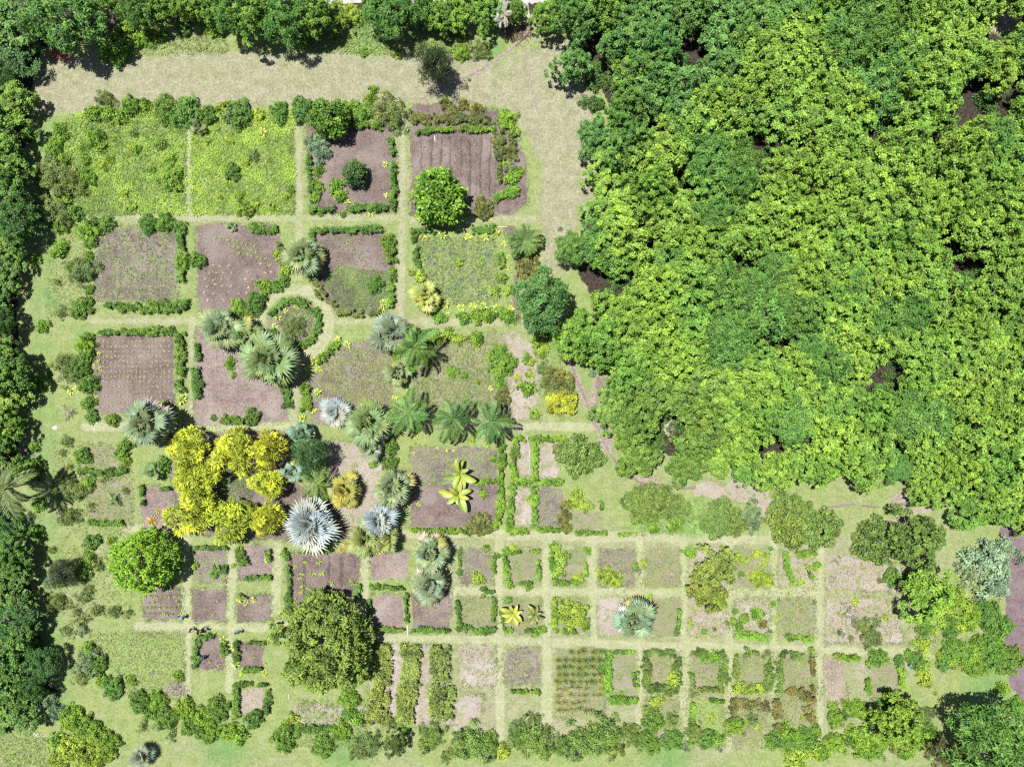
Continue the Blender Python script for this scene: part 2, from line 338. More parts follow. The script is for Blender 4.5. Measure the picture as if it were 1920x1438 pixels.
BEDS = [
 ('meadow_plot', 'weed', [(118, 238), (180, 205), (345, 212), (346, 395), (160, 398), (112, 330)]), ('meadow_plot', 'weed', [(362, 212), (545, 215), (550, 398), (365, 400)]),
 ('soil_bed', 'soil', [(572, 225), (742, 225), (745, 398), (578, 400)]), ('soil_bed', 'soil', [(768, 198), (860, 190), (955, 212), (988, 300), (992, 378), (955, 405), (768, 405)]),
 ('soil_bed', 'soilw', [(175, 424), (332, 422), (333, 563), (178, 567)]), ('soil_bed', 'soil', [(365, 420), (522, 420), (530, 520), (500, 560), (478, 588), (372, 585)]),
 ('soil_bed', 'soil', [(588, 428), (722, 428), (740, 500), (740, 582), (640, 594), (592, 540), (584, 500)]), ('grassy_bed', 'weed', [(783, 432), (948, 432), (968, 480), (965, 592), (800, 592), (778, 545)]),
 ('soil_strip', 'soil', [(938, 425), (970, 425), (975, 480), (975, 610), (955, 590), (960, 480)]), ('soil_bed', 'soil', R(178, 628, 328, 776)),
 ('soil_bed', 'pink', [(366, 612), (410, 640), (470, 655), (532, 720), (543, 790), (363, 800)]), ('round_bed', 'soilw', [(551 + 50 * math.cos(a), 606 + 50 * math.sin(a)) for a in np.linspace(0, 6.28, 25)[:-1]]),
 ('soil_bed', 'soilw', [(600, 685), (640, 645), (690, 640), (738, 650), (738, 795), (585, 800), (570, 720)]), ('soil_bed', 'dryg', [(772, 640), (935, 622), (962, 660), (958, 800), (770, 805)]),
 ('soil_bed', 'pale', [(945, 625), (1000, 640), (1015, 700), (1010, 785), (955, 792)]), ('soil_bed', 'soil', [(318, 815), (540, 808), (545, 900), (600, 920), (690, 1015), (540, 1015), (325, 1000)]),
 ('soil_bed', 'pale', [(610, 825), (742, 835), (745, 995), (640, 990), (615, 900)]), ('soil_bed', 'soilw', R(768, 838, 935, 905)), ('soil_bed', 'soil', [(768, 906), (938, 906), (930, 988), (768, 992)]),
 ('small_bed', 'pink', [(265, 910), (325, 912), (345, 1000), (265, 992)]), ('small_bed', 'pale', R(970, 826, 998, 892)), ('small_bed', 'pale', R(1010, 828, 1050, 895)), ('small_bed', 'pale', R(962, 912, 998, 988)), ('small_bed', 'soilw', R(1008, 912, 1056, 988)),
 ('rough_plot', 'dryg', R(150, 832, 240, 892)), ('rough_plot', 'dryg', R(160, 900, 248, 985)), ('rough_plot', 'dryg', R(1065, 955, 1130, 995)),
 ('soil_bed', 'soilw', R(362, 1022, 425, 1092)), ('soil_bed', 'pink', R(447, 1020, 512, 1087)), ('soil_bed', 'soil', R(535, 1035, 675, 1150)), ('soil_bed', 'pink', [(692, 1040), (768, 1030), (768, 1085), (692, 1085)]),
 ('soil_bed', 'soil', [(264, 1098), (343, 1098), (343, 1162), (268, 1162)]), ('soil_bed', 'soil', R(360, 1102, 426, 1166)), ('soil_bed', 'soil', R(442, 1112, 508, 1166)), ('soil_bed', 'pink', R(697, 1113, 758, 1177)),
 ('soil_bed', 'soil', R(770, 1100, 846, 1183)), ('soil_bed', 'soil', R(364, 1192, 422, 1256)), ('soil_bed', 'soil', R(446, 1200, 496, 1253)), ('small_bed', 'pale', R(448, 1287, 497, 1342)),
 ('meadow_plot', 'weed', [(168, 1188), (345, 1186), (347, 1262), (330, 1312), (250, 1300), (210, 1250)]), ('soil_bed', 'pale', [(545, 1320), (690, 1322), (685, 1370), (560, 1365)]),
 ('small_bed', 'soilw', R(862, 1027, 926, 1097)), ('small_bed', 'dryg', R(946, 1027, 1015, 1098)), ('small_bed', 'dryg', R(1034, 1027, 1102, 1098)), ('small_bed', 'soilw', R(1120, 1026, 1193, 1103)), ('small_bed', 'dryg', R(1207, 1026, 1276, 1103)),
 ('small_bed', 'pale', R(1290, 1026, 1362, 1103)), ('small_bed', 'dryg', R(1376, 1026, 1444, 1103)), ('small_bed', 'pale', R(1458, 1032, 1530, 1103)), ('rough_plot', 'pale', [(1546, 1035), (1690, 1060), (1700, 1110), (1546, 1108)]),
 ('small_bed', 'dryg', R(858, 1118, 930, 1186)), ('small_bed', 'dryg', R(946, 1120, 1016, 1186)), ('small_bed', 'dryg', R(1036, 1120, 1106, 1188)), ('small_bed', 'pale', R(1120, 1118, 1194, 1192)), ('small_bed', 'dryg', R(1208, 1118, 1276, 1192)),
 ('small_bed', 'pale', R(1290, 1118, 1362, 1196)), ('small_bed', 'pale', R(1376, 1122, 1444, 1198)), ('small_bed', 'dryg', R(1458, 1122, 1528, 1200)), ('rough_plot', 'pale', [(1546, 1118), (1660, 1120), (1700, 1205), (1546, 1206)]),
 ('soil_bed', 'pale', [(690, 1205), (845, 1207), (850, 1360), (690, 1362)]), ('small_bed', 'pale', R(864, 1207, 930, 1286)), ('small_bed', 'soilw', R(945, 1211, 1014, 1284)), ('small_bed', 'pale', [(842, 1330), (870, 1300), (908, 1300), (905, 1345), (850, 1375)]), ('small_bed', 'dryg', [(1040, 1213), (1136, 1216), (1134, 1346), (1040, 1346)]),
 ('small_bed', 'dryg', R(1146, 1222, 1194, 1308)), ('small_bed', 'dryg', R(1208, 1222, 1276, 1296)), ('small_bed', 'dryg', R(1296, 1224, 1360, 1296)), ('small_bed', 'dryg', R(1378, 1224, 1450, 1298)), ('small_bed', 'dryg', R(1458, 1224, 1530, 1302)),
 ('small_bed', 'grav', [(1543, 1230), (1582, 1232), (1592, 1318), (1542, 1318)]), ('small_bed', 'dryg', R(1630, 1238, 1690, 1310)), ('small_bed', 'dryg', R(1206, 1312, 1276, 1400)), ('small_bed', 'weed', R(1296, 1312, 1358, 1402)), ('small_bed', 'dryg', R(1374, 1312, 1444, 1402)), ('small_bed', 'dryg', R(1456, 1312, 1530, 1402)),
 ('rough_plot', 'weed', [(-60, 1350), (25, 1350), (110, 1400), (118, 1500), (-60, 1500)]),
]
for nm, mt, pl in BEDS:
    rd = None; c = np.mean(pl, 0)
    if pl[0] == (768, 198): rd = rows_x(1.28, 0.055)
    if pl[0] == (178, 628): rd = lambda X, Y: 0.035 * np.sin(Y * 2 * math.pi / 0.66)
    if pl[0] == (535, 1035): rd = rows_x(2.4, 0.04)
    rg = 0.10 if nm in ('soil_bed', 'round_bed', 'soil_strip') else 0.15
    sheet(nm, pl, SOIL[mt], z=0.02, rough=rg, ridge=rd)
def strip(pl, w):
    L = []; Rr = []
    for i, p in enumerate(pl):
        a = pl[max(i - 1, 0)]; b = pl[min(i + 1, len(pl) - 1)]; d = np.array([b[0] - a[0], b[1] - a[1]], float); d /= np.hypot(*d); n = np.array([-d[1], d[0]]) * w / 2
        L.append((p[0] + n[0], p[1] + n[1])); Rr.append((p[0] - n[0], p[1] - n[1]))
    return L + Rr[::-1]
M_ROW = ground_mat('dark_row_soil', soil_fn((0.088, 0.068, 0.063), (0.175, 0.142, 0.130), (0.10, 0.13, 0.05), 0.10), 0.9, 8.0)
for i in range(8): sheet('soil_row', strip([(790 + i * 18.5 + (i * 37 % 5) - 2, 252 + (i * 7 % 9)), (791 + i * 18.5 - (i * 13 % 4), 310), (790 + i * 18.5 + (i * 11 % 5) - 2, 374 - (i * 5 % 11))], 5 + (i * 3 % 4)), M_ROW, z=0.075, rough=0.07, relief=0.02)
for i in range(6): sheet('soil_row', strip([(548 + i * 23, 1042), (548 + i * 23, 1140)], 9), M_ROW, z=0.05, rough=0.04, relief=0.02)
sheet('footpath', strip([(986, 72), (960, 92), (925, 118), (880, 145), (840, 163), (800, 180), (775, 198), (764, 218)], 5.5), M_TRAIL, z=0.006, rough=0.03, relief=0.0)
sheet('footpath', strip([(986, 78), (988, 110), (992, 150), (1003, 185), (1009, 215)], 4), M_TRAIL, z=0.006, rough=0.03, relief=0.0)
sheet('footpath', strip([(1056, 600), (1064, 650), (1076, 700), (1100, 755), (1120, 800), (1142, 848)], 8), M_TRAIL, z=0.006, rough=0.04, relief=0.0)
sheet('footpath', strip([(1142, 848), (1165, 880), (1200, 905), (1290, 915), (1370, 908), (1420, 922), (1448, 945)], 10), M_TRAIL, z=0.006, rough=0.10, relief=0.0)
sheet('footpath', strip([(1540, 950), (1600, 946), (1650, 952), (1700, 964), (1735, 955)], 8), M_TRAIL, z=0.006, rough=0.08, relief=0.0)
sheet('bare_patch', [(1300, 905), (1380, 898), (1440, 915), (1452, 960), (1425, 985), (1415, 945), (1300, 930)], SOIL['pale'], z=0.012, rough=0.16)
sheet('bare_patch', [(1690, 925), (1735, 920), (1752, 960), (1700, 968)], SOIL['pale'], z=0.014, rough=0.14)
sheet('bare_patch', [(1600, 985), (1690, 968), (1690, 985), (1615, 1002)], SOIL['pale'], z=0.012, rough=0.12)
sheet('bare_patch', [(1118, 700), (1140, 705), (1138, 790), (1150, 850), (1130, 830), (1115, 760)], SOIL['pink'], z=0.012, rough=0.12)
sheet('footpath', strip([(25, 1352), (60, 1372), (110, 1405), (150, 1440)], 13), M_ROAD, z=0.006, rough=0.06, relief=0.0)
sheet('footpath', strip([(986, -40), (984, 0), (988, 40), (986, 72)], 16), M_ROAD, z=0.008, rough=0.06, relief=0.0)
sheet('dirt_road', [(-60, -60), (1180, -60), (1180, 0), (1000, 8), (600, 9), (400, -4), (-60, -8)], M_ROAD, z=0.012, rough=0.06)
sheet('tilled_field', [(1872, 990), (1930, 962), (2000, 955), (2000, 1330), (1925, 1322), (1892, 1285), (1880, 1180), (1886, 1060)], M_TILL, z=0.03, rough=0.12)
sheet('small_bed', R(40, 832, 66, 858), M_TILL, z=0.02, rough=0.05)

# ------------------------------------------------------------------ plant builders
def crown_geo(g, rng, Rr, Hc, z0, n_cl, cr, nl, L, W, mode='mix', lo=-0.25, inner=0.25, m=0, irr=0.14, upb=0.55, tspread=0.22):
    """a crown of leaf clumps spread over and inside a dome; the outline is uneven"""
    ph = rng.uniform(0, 6.28, 6); am = rng.uniform(0.3, 1, 6) * irr / 2
    i = np.arange(n_cl) + 0.5; zz = lo + (1 - lo) * (1 - i / n_cl); th = i * 2.39996 + rng.uniform(0, 6.28)
    zz = np.clip(zz + rng.normal(0, 0.05, n_cl), lo, 1); rr = np.sqrt(np.maximum(0, 1 - zz * zz))
    d = np.stack([rr * np.cos(th), rr * np.sin(th), zz], 1)
    f = 1 + sum(am[k] * np.cos((k + 2) * th + ph[k]) for k in range(6))
    rad = np.where(rng.rand(n_cl) < inner, rng.uniform(0.45, 0.8, n_cl), rng.uniform(0.84, 1.04, n_cl)) * f
    C = d * rad[:, None] * np.array([Rr - cr * 0.7, Rr - cr * 0.7, Hc - cr * 0.6]) + np.array([0, 0, z0])
    outw = norm(d * np.array([1, 1, 1.0 * Rr / Hc]))
    ct = np.clip(0.5 + rng.normal(0, tspread, n_cl), 0, 1); crr = cr * rng.uniform(0.7, 1.25, n_cl)
    k = nl; n = n_cl * k; ci = np.repeat(np.arange(n_cl), k)
    s = sph(rng, n); s = norm(s + outw[ci] * 0.55 + np.array([0, 0, upb * 0.5]))
    if mode == 'pom':
        P = C[ci] + s * (crr[ci] * rng.uniform(0.15, 0.6, n))[:, None]; D = s * np.array([1, 1, 0.45]) + rng.normal(0, 0.25, (n, 3))
        Nn = np.cross(np.cross(s, np.array([0, 0, 1.0])), s) + rng.normal(0, 0.30, (n, 3)) + np.array([0, 0, 0.8])
        Ll = (crr[ci] * 0.75) * rng.uniform(0.8, 1.25, n) * L; Wl = Ll * W
    else:
        P = C[ci] + s * (crr[ci] * rng.rand(n) ** 0.4)[:, None]
        Nn = s * 0.55 + np.array([0, 0, upb]) + rng.normal(0, 0.45, (n, 3)); D = rng.normal(0, 1, (n, 3)) + s * 0.6
        Ll = L * rng.uniform(0.65, 1.35, n); Wl = Ll * W * rng.uniform(0.8, 1.2, n)
    P[:, 2] = np.maximum(P[:, 2], 0.02)
    V, F = leaves(P, Nn, D, Ll, Wl)
    V[:, 2] = np.maximum(V[:, 2], 0.01)
    T = np.clip(ct[ci] + rng.normal(0, 0.20, n), 0, 1)
    g.add(V, F, np.repeat(T, 4), m)
    return C
def trunk_geo(g, rng, h, r, C, m=0, limbs=7):
    top = np.array([rng.uniform(-.1, .1) * h, rng.uniform(-.1, .1) * h, h])
    pts = np.array([[0, 0, -0.05], [0, 0, 0.12], top * 0.5 + np.array([rng.uniform(-.08, .08), rng.uniform(-.08, .08), 0]), top])
    g.tube(pts, [r * 1.45, r * 1.1, r * 0.85, r * 0.6], m, 8)
    if len(C):
        for i in rng.choice(len(C), min(limbs, len(C)), replace=False):
            e = C[i]; s0 = pts[2] * 0.3 + top * 0.7 if rng.rand() < .6 else top * 0.97
            mid = s0 * 0.45 + e * 0.55 - np.array([0, 0, 0.08 * h])
            g.tube(np.array([s0, mid, e]), [r * 0.45, r * 0.3, r * 0.08], m, 5, cap=False)
PROTO = {}
def tree_proto(key, seed, Rr, Hc, h0, n_cl, cr, nl, L, W, tr, **kw):
    rng = RS(seed); g = Geo(); C = crown_geo(g, rng, Rr, Hc, h0, n_cl, cr, nl, L, W, **kw)
    gt = Geo(); trunk_geo(gt, rng, h0 + Hc * 0.25, tr, C)
    PROTO.setdefault(key, []).append((g.mesh('crown', [M_LEAF]), gt.mesh('trunk', [M_BARK]), Rr, h0 + Hc * 0.45, h0 + Hc))
for s in range(7): tree_proto('forest', 100 + s, 3.2, 2.5 + 0.25 * (s % 4), 3.4, 150 + s * 6, 0.36, 56, 0.27, 0.55, 0.16, inner=0.38, irr=0.40, upb=0.8, tspread=0.17)
for s in range(3): tree_proto('sparse', 130 + s, 3.0, 2.3, 3.4, 38, 0.62, 110, 0.28, 0.5, 0.14, inner=0.4, irr=0.42)
for s in range(4): tree_proto('feather', 150 + s, 3.2, 2.4, 4.2, 120, 0.44, 70, 0.36, 0.28, 0.17, inner=0.25, irr=0.26, tspread=0.16)
for s in range(2): tree_proto('mango', 170 + s, 4.0, 3.4, 1.6, 240, 0.46, 34, 1.05, 0.34, 0.22, mode='pom', inner=0.08, irr=0.05, tspread=0.13)
tree_proto('bigolive', 180, 6.4, 4.6, 2.4, 330, 0.62, 36, 0.95, 0.36, 0.35, mode='pom', inner=0.18, irr=0.18, tspread=0.2)
for s in range(5): tree_proto('golden', 190 + s, 2.7, 2.0, 1.7, 40 + 3 * s, 0.66, 70, 1.05, 0.17, 0.12, mode='pom', inner=0.15, irr=0.36, tspread=0.26)
for s in range(3): tree_proto('broad', 210 + s, 2.4, 2.6, 1.4, 90, 0.50, 42, 0.34, 0.55, 0.13, inner=0.15, irr=0.16)
for s in range(2): tree_proto('casua', 230 + s, 2.2, 3.4, 2.6, 44, 0.6, 80, 0.55, 0.10, 0.12, inner=0.5, irr=0.4, tspread=0.12)

def bush_proto(key, seed, n_cl, cr, nl, L, W, Hc=0.9, sparse=False, **kw):
    rng = RS(seed); g = Geo(); C = crown_geo(g, rng, 1.0, Hc, 0.12, n_cl, cr, nl, L, W, lo=-0.05, **kw)
    for i in rng.choice(len(C), min(7 if sparse else 5, len(C)), replace=False):
        e = C[i]; g.tube(np.array([[0, 0, -0.03], e * 0.5 + np.array([0, 0, -0.1]), e]), [0.05, 0.035, 0.012], 1, 5, cap=False)
    PROTO.setdefault(key, []).append(g.mesh('shrub', [M_LEAF, M_BARK]))
for s in range(5): bush_proto('g', 300 + s, 20, 0.34, 34, 0.24, 0.55, irr=0.4)
for s in range(5): bush_proto('d', 310 + s, 26, 0.30, 40, 0.20, 0.55, irr=0.3, tspread=0.15)
for s in range(4): bush_proto('y', 320 + s, 16, 0.34, 34, 0.27, 0.5, irr=0.45)
for s in range(5): bush_proto('o', 330 + s, 20, 0.30, 36, 0.17, 0.42, Hc=1.15, sparse=True, irr=0.75, inner=0.5)
for s in range(3): bush_proto('b', 340 + s, 18, 0.32, 34, 0.26, 0.4, irr=0.5, inner=0.4)
for s in range(3): bush_proto('r', 350 + s, 24, 0.30, 40, 0.20, 0.5, irr=0.2, tspread=0.3)
for s in range(3): bush_proto('G', 420 + s, 62, 0.20, 58, 0.115, 0.55, irr=0.34)
for s in range(3): bush_proto('D', 430 + s, 70, 0.19, 60, 0.105, 0.55, irr=0.30, tspread=0.16)
for s in range(3): bush_proto('O', 440 + s, 60, 0.20, 60, 0.10, 0.40, Hc=1.0, irr=0.5, inner=0.45)
for s in range(2): bush_proto('B', 450 + s, 56, 0.20, 60, 0.115, 0.40, irr=0.4, inner=0.4)
for s in range(2): bush_proto('Y', 460 + s, 54, 0.20, 58, 0.12, 0.5, irr=0.4)
for s in range(2): bush_proto('Rr', 470 + s, 70, 0.18, 56, 0.10, 0.5, irr=0.15, tspread=0.3)
BIG = {'g': 'G', 'd': 'D', 'o': 'O', 'b': 'B', 'y': 'Y', 'r': 'Rr'}
def rosette_proto(key, seed, n, L, W, el=(0.25, 1.2), seg=4, mats=None, droop=0.5):
    """a plant of long strap or paddle leaves from one centre"""
    rng = RS(seed); g = Geo()
    for i in range(n):
        az = i * 2.39996 + rng.uniform(-.25, .25); e = el[0] + (el[1] - el[0]) * (i / max(n - 1, 1)) + rng.uniform(-.12, .12); l = L * rng.uniform(0.75, 1.15)
        hd = np.array([math.cos(az), math.sin(az), 0]); sd = np.array([-math.sin(az), math.cos(az), 0]); p = np.array([0, 0, 0.03]); a = e; V = []; w0 = W * l * rng.uniform(.85, 1.15)
        for k in range(seg + 1):
            t = k / seg; w = w0 * (math.sin(math.pi * min(1, t * 0.92 + 0.06)) ** 0.7)
            up = np.array([0, 0, 1.0]) * math.cos(a) - hd * math.sin(a)
            V += [p - sd * w / 2 + up * w * 0.18, p, p + sd * w / 2 + up * w * 0.18]
            p = p + (hd * math.cos(a) + np.array([0, 0, 1]) * math.sin(a)) * l / seg; a -= droop * (0.5 + t)
        V = np.array(V); V[:, 2] = np.maximum(V[:, 2], 0.015); F = []
        for k in range(seg):
            b = k * 3
            for j in (0, 1): F += [(b + j, b + j + 1, b + j + 4), (b + j, b + j + 4, b + j + 3)]
        g.add(V, F, np.clip(rng.normal(.5, .22), 0, 1))
    PROTO.setdefault(key, []).append(g.mesh('leafy_plant', [M_FROND]))
for s in range(4): rosette_proto('p', 360 + s, 11, 1.05, 0.36, (0.25, 1.25))
for s in range(3): rosette_proto('a', 370 + s, 26, 1.0, 0.11, (0.2, 1.3), droop=0.25)
for s in range(3): rosette_proto('tuft', 380 + s, 64, 1.0, 0.055, (0.45, 1.4), 3, droop=0.55)
for s in range(4): rosette_proto('seed', 390 + s, 8, 1.0, 0.33, (0.35, 1.1), 2)
def twig_proto(key, seed, n, leaf=0.0):
    rng = RS(seed); g = Geo()
    for i in range(n):
        az = rng.uniform(0, 6.28); e = rng.uniform(0.25, 1.3); d = np.array([math.cos(az) * math.cos(e), math.sin(az) * math.cos(e), math.sin(e)])
        p0 = np.zeros(3); p1 = d * 0.5 + rng.normal(0, .06, 3); p2 = d * rng.uniform(.8, 1.05) + rng.normal(0, .1, 3); p1[2] = max(p1[2], .05); p2[2] = max(p2[2], .05)
        g.tube(np.array([p0, p1, p2]), [0.035, 0.02, 0.006], 1, 4, cap=False)
        for q in range(2):
            s0 = p1 * (1 - q * .5) + p2 * q * .5; e2 = s0 + rng.normal(0, .25, 3); e2[2] = max(e2[2], .05); g.tube(np.array([s0, (s0 + e2) / 2, e2]), [0.015, 0.01, 0.004], 1, 4, cap=False)
        if leaf and rng.rand() < leaf:
            k = 10; P = p2 + rng.normal(0, .13, (k, 3)); P[:, 2] = np.maximum(P[:, 2], .05)
            V, F = leaves(P, rng.normal(0, .6, (k, 3)) + np.array([0, 0, .8]), rng.normal(0, 1, (k, 3)), rng.uniform(.12, .2, k), rng.uniform(.06, .1, k)); g.add(V, F, 0.5, 0)
    PROTO.setdefault(key, []).append(g.mesh('twiggy_shrub', [M_LEAF, M_PALETWIG if key == 't' else M_TWIG]))
for s in range(3): twig_proto('t', 400 + s, 22, 0.45)

COLR = {'g': (0.125, 0.235, 0.022), 'd': (0.090, 0.185, 0.026), 'y': (0.195, 0.290, 0.032), 'o': (0.125, 0.180, 0.045), 'b': (0.120, 0.190, 0.095), 'r': (0.145, 0.155, 0.035),
        'p': (0.25, 0.31, 0.050), 'a': (0.36, 0.27, 0.04), 't': (0.16, 0.18, 0.10), 'tuft': (0.115, 0.145, 0.040), 'seed': (0.18, 0.21, 0.075)}
PHR = {'g': 'bright green broadleaf shrub', 'd': 'dark green dense shrub', 'y': 'yellow-green shrub', 'o': 'olive feathery open bush', 'b': 'blue-green loose shrub', 'r': 'reddish olive rounded shrub',
       'p': 'yellow paddle-leaved plant', 'a': 'orange spiky rosette plant', 't': 'pale twiggy half-bare shrub', 'tuft': 'clump of tufted grass', 'seed': 'low leafy seedling'}
CATN = {'g': ('leafy_shrub', 'shrub'), 'd': ('dense_shrub', 'shrub'), 'y': ('leafy_shrub', 'shrub'), 'o': ('feathery_bush', 'bush'), 'b': ('leafy_shrub', 'shrub'), 'r': ('rounded_shrub', 'shrub'), 'p': ('leafy_plant', 'plant'), 'a': ('spiky_plant', 'plant'), 't': ('twiggy_shrub', 'shrub'), 'tuft': ('grass_clump', 'grass'), 'seed': ('seedling', 'seedling')}
PLACES = [(230, 300, 'the left meadow plot'), (455, 310, 'the right meadow plot'), (655, 310, 'the top soil bed with a tree'), (870, 300, 'the furrowed soil bed'), (255, 495, 'the square weedy bed'),
 (445, 500, 'the bed of dotted seedlings'), (660, 510, 'the soil bed above the round bed'), (870, 510, 'the grassy bed ringed in yellow'), (255, 700, 'the rowed seedling bed'), (450, 720, 'the bare bed below the palms'),
 (551, 606, 'the round bed'), (660, 720, 'the weedy bed by the silver palm'), (850, 700, 'the bed above the feather palms'), (1010, 700, 'the yellow hedge block'), (425, 905, 'the golden trees'), (650, 920, 'the palm grove'),
 (850, 900, 'the bed with banana plants'), (1000, 900, 'the cross-hedged beds'), (110, 480, 'the upper left lawn'), (110, 700, 'the middle left lawn'), (130, 940, 'the lower left lawn'), (255, 1060, 'the round mango tree'),
 (400, 1060, 'the small upper-left soil beds'), (600, 1080, 'the square soil bed by the big tree'), (310, 1130, 'the small planted soil bed'), (460, 1230, 'the small hedged soil beds'), (250, 1250, 'the lower left meadow'), (600, 1220, 'the biggest tree'),
 (770, 1280, 'the variegated strips'), (740, 1090, 'the pale square bed'), (890, 1060, 'the first bed column of the grid'), (980, 1090, 'the second bed column of the grid'), (1070, 1090, 'the third bed column of the grid'), (1150, 1060, 'the fan palm in the grid'), (1240, 1080, 'the empty grassy grid beds'),
 (1330, 1090, 'the open yellowish tree'), (1410, 1100, 'the seventh bed column of the grid'), (1490, 1080, 'the eighth bed column of the grid'), (1610, 1120, 'the pale rough plot'), (900, 1280, 'the pale bed of the lower grid'), (1080, 1280, 'the tufted grass bed'),
 (1240, 1260, 'the thick-hedged grid bed'), (1330, 1260, 'the open-hedged grid bed'), (1410, 1260, 'the shaggy-hedged grid bed'), (1490, 1260, 'the red-edged grid bed'), (1580, 1280, 'the straw-mulched bed'), (1660, 1270, 'the bed beside the bench'), (1240, 1360, 'the overgrown bottom grid bed'),
 (1330, 1360, 'the bottom grid bed with one hedge'), (1420, 1350, 'the red hedges'), (1800, 1190, 'the right-hand thicket'), (1830, 1310, 'the lower right lawn'), (250, 110, 'the top left lawn edge'), (650, 80, 'the top lawn edge'), (900, 90, 'the forked footpath'),
 (700, 1390, 'the bottom lawn'), (350, 1360, 'the lower left bushes'), (130, 1390, 'the bottom left corner'), (960, 1390, 'the bottom centre bushes'), (1500, 1400, 'the bottom right bushes'), (1300, 960, 'the forest foot'), (1680, 1020, 'the forest foot on the right'), (1720, 1380, 'the bottom right corner')]
_o1 = ['first', 'second', 'third', 'fourth', 'fifth', 'sixth', 'seventh', 'eighth', 'ninth', 'tenth', 'eleventh', 'twelfth', 'thirteenth', 'fourteenth', 'fifteenth', 'sixteenth', 'seventeenth', 'eighteenth', 'nineteenth']
ORD = list(_o1)
for _t, _tt in (('twenty', 'twentieth'), ('thirty', 'thirtieth'), ('forty', 'fortieth'), ('fifty', 'fiftieth'), ('sixty', 'sixtieth'), ('seventy', 'seventieth'), ('eighty', 'eightieth')): ORD += [_tt] + [_t + '-' + _w for _w in _o1[:9]]
def place_of(u, v):
    return min(PLACES, key=lambda p: (p[0] - u) ** 2 + (p[1] - v) ** 2)
RG = RS(77); CNT = {}
def pick(key):
    CNT[key] = CNT.get(key, -1) + 1; L = PROTO[key]; return L[CNT[key] % len(L)]
def size_word(k, r):
    if k in ('seed', 'tuft', 'a', 'p'): return 'small ' if r < 8 else ''
    return 'tiny ' if r < 7 else ('small ' if r < 12 else ('large ' if r >= 22 else ''))
def bush(kind, u, v, r, col=None, phr=None, hs=1.0):
    h = min(0.75 * r * S, 1.6) * (1.35 if kind == 'o' else 1.0)
    x, y = G(u, v, h * 0.6); rm = r * S * (1.08 if kind != 'p' else .88)
    zs = rm * (0.95 if rm < 1.4 else 0.8) * hs
    c = vary(col or COLR[kind], RG)
    o = new_obj(CATN[kind][0], pick(BIG.get(kind, kind) if r >= 15 else kind), None, (x, y, 0.0), RG.uniform(0, 6.28), (rm, rm, zs), c)
    p = place_of(u, v)
    tag(o, f"{size_word(kind, r)}{phr or PHR[kind]} by {p[2]}", CATN[kind][1], CATN[kind][1] + 's in the garden', uv=(u, v))
    return o
def bushes(kind, txt, **kw):
    for w in txt.split(): bush(kind, *[float(a) for a in w.split(',')], **kw)
bushes('g', '232,58,20 212,90,28 240,38,20 268,72,17 300,68,12 205,215,13 228,217,14 245,198,17 272,198,12 172,213,14 112,248,14 178,256,15 100,277,16 120,300,12 160,332,17 165,430,22 112,420,16 110,470,14 118,460,10 '
 '308,417,17 343,488,15 497,537,14 445,577,15 570,70,12 630,62,9 681,98,8 866,62,9 865,98,15 672,215,22 650,203,14 693,186,11 700,168,8 950,225,19 960,335,13 975,322,9 958,362,12 596,320,10 598,350,9 630,348,14 637,367,12 590,370,11 '
 '590,345,8 870,596,12 895,593,13 915,592,13 945,588,13 957,597,11 825,596,11 812,632,14 893,636,13 935,656,11 942,682,23 936,716,10 988,728,14 848,697,10 925,860,6 905,925,8 160,645,18 430,682,10 437,703,6 530,715,9 '
 '190,275,12 318,332,22 245,1275,10 295,1313,17 345,1330,18 335,1267,9 430,1372,16 450,1380,14 670,1265,17 640,1370,16 655,1312,18 600,1395,12 167,1216,12 190,1276,12 130,1345,22 155,1362,22 183,1380,20 205,1395,18 100,345,10 '
 '395,1375,16 380,1345,18 1010,640,12 1020,622,9 1815,1232,24 1830,1250,18 1880,1290,12 1905,1322,15 1750,1140,16 1790,1120,18 1820,1160,22 1560,1322,8 1587,1322,9 1345,1385,12 1295,1036,10 1420,1150,12 1395,1160,10 1320,1230,9 1340,1230,10 '
 '1650,1392,18 1610,1385,22 1565,1395,20 1540,1410,16 1740,1385,22 1700,1405,18 560,1365,9 700,870,8 235,865,10 60,880,18 875,1410,9 410,60,9 395,55,12 380,40,14 160,300,10 205,300,8 255,280,9 300,270,10')
bushes('d', '343,52,15 310,203,24 345,208,26 385,217,18 523,207,16 523,222,13 447,213,24 567,206,23 140,400,14 200,420,14 277,420,17 335,426,13 165,455,10 165,480,9 165,516,10 167,542,9 165,565,10 150,577,19 370,488,15 480,566,18 468,586,12 517,538,12 533,527,10 '
 '703,534,15 940,522,10 663,345,3 435,322,15 150,690,17 165,720,17 165,755,13 160,668,14 172,780,12 210,788,12 472,782,15 400,783,6 155,855,15 235,835,14 255,1020,8 172,1016,14 155,1070,17 165,1045,11 210,1290,20 260,1316,19 280,1335,14 405,1332,22 475,1348,17 '
 '375,1370,14 355,1362,17 310,1347,20 530,1382,22 605,1400,20 535,1395,15 655,1340,14 185,1243,16 733,840,13 730,870,15 1045,640,5 905,990,6 1390,1076,6 1790,1222,22 1770,1245,13 1655,1325,14 1680,1332,17 1640,1345,9 1646,1233,16 1686,1237,10 1663,1301,9 '
 '1860,1225,26 1850,1150,24 1875,1175,24 1896,1240,24 1835,1205,14 1700,1080,8 1672,1082,16 750,108,4 880,150,3 260,85,6 1450,1385,14 1510,1385,20 1480,1392,20 1325,1385,17 1225,1352,20 1260,1388,19 1215,1385,15 305,872,14 590,1128,10 620,1120,8 600,400,6 643,402,6 545,356,7')
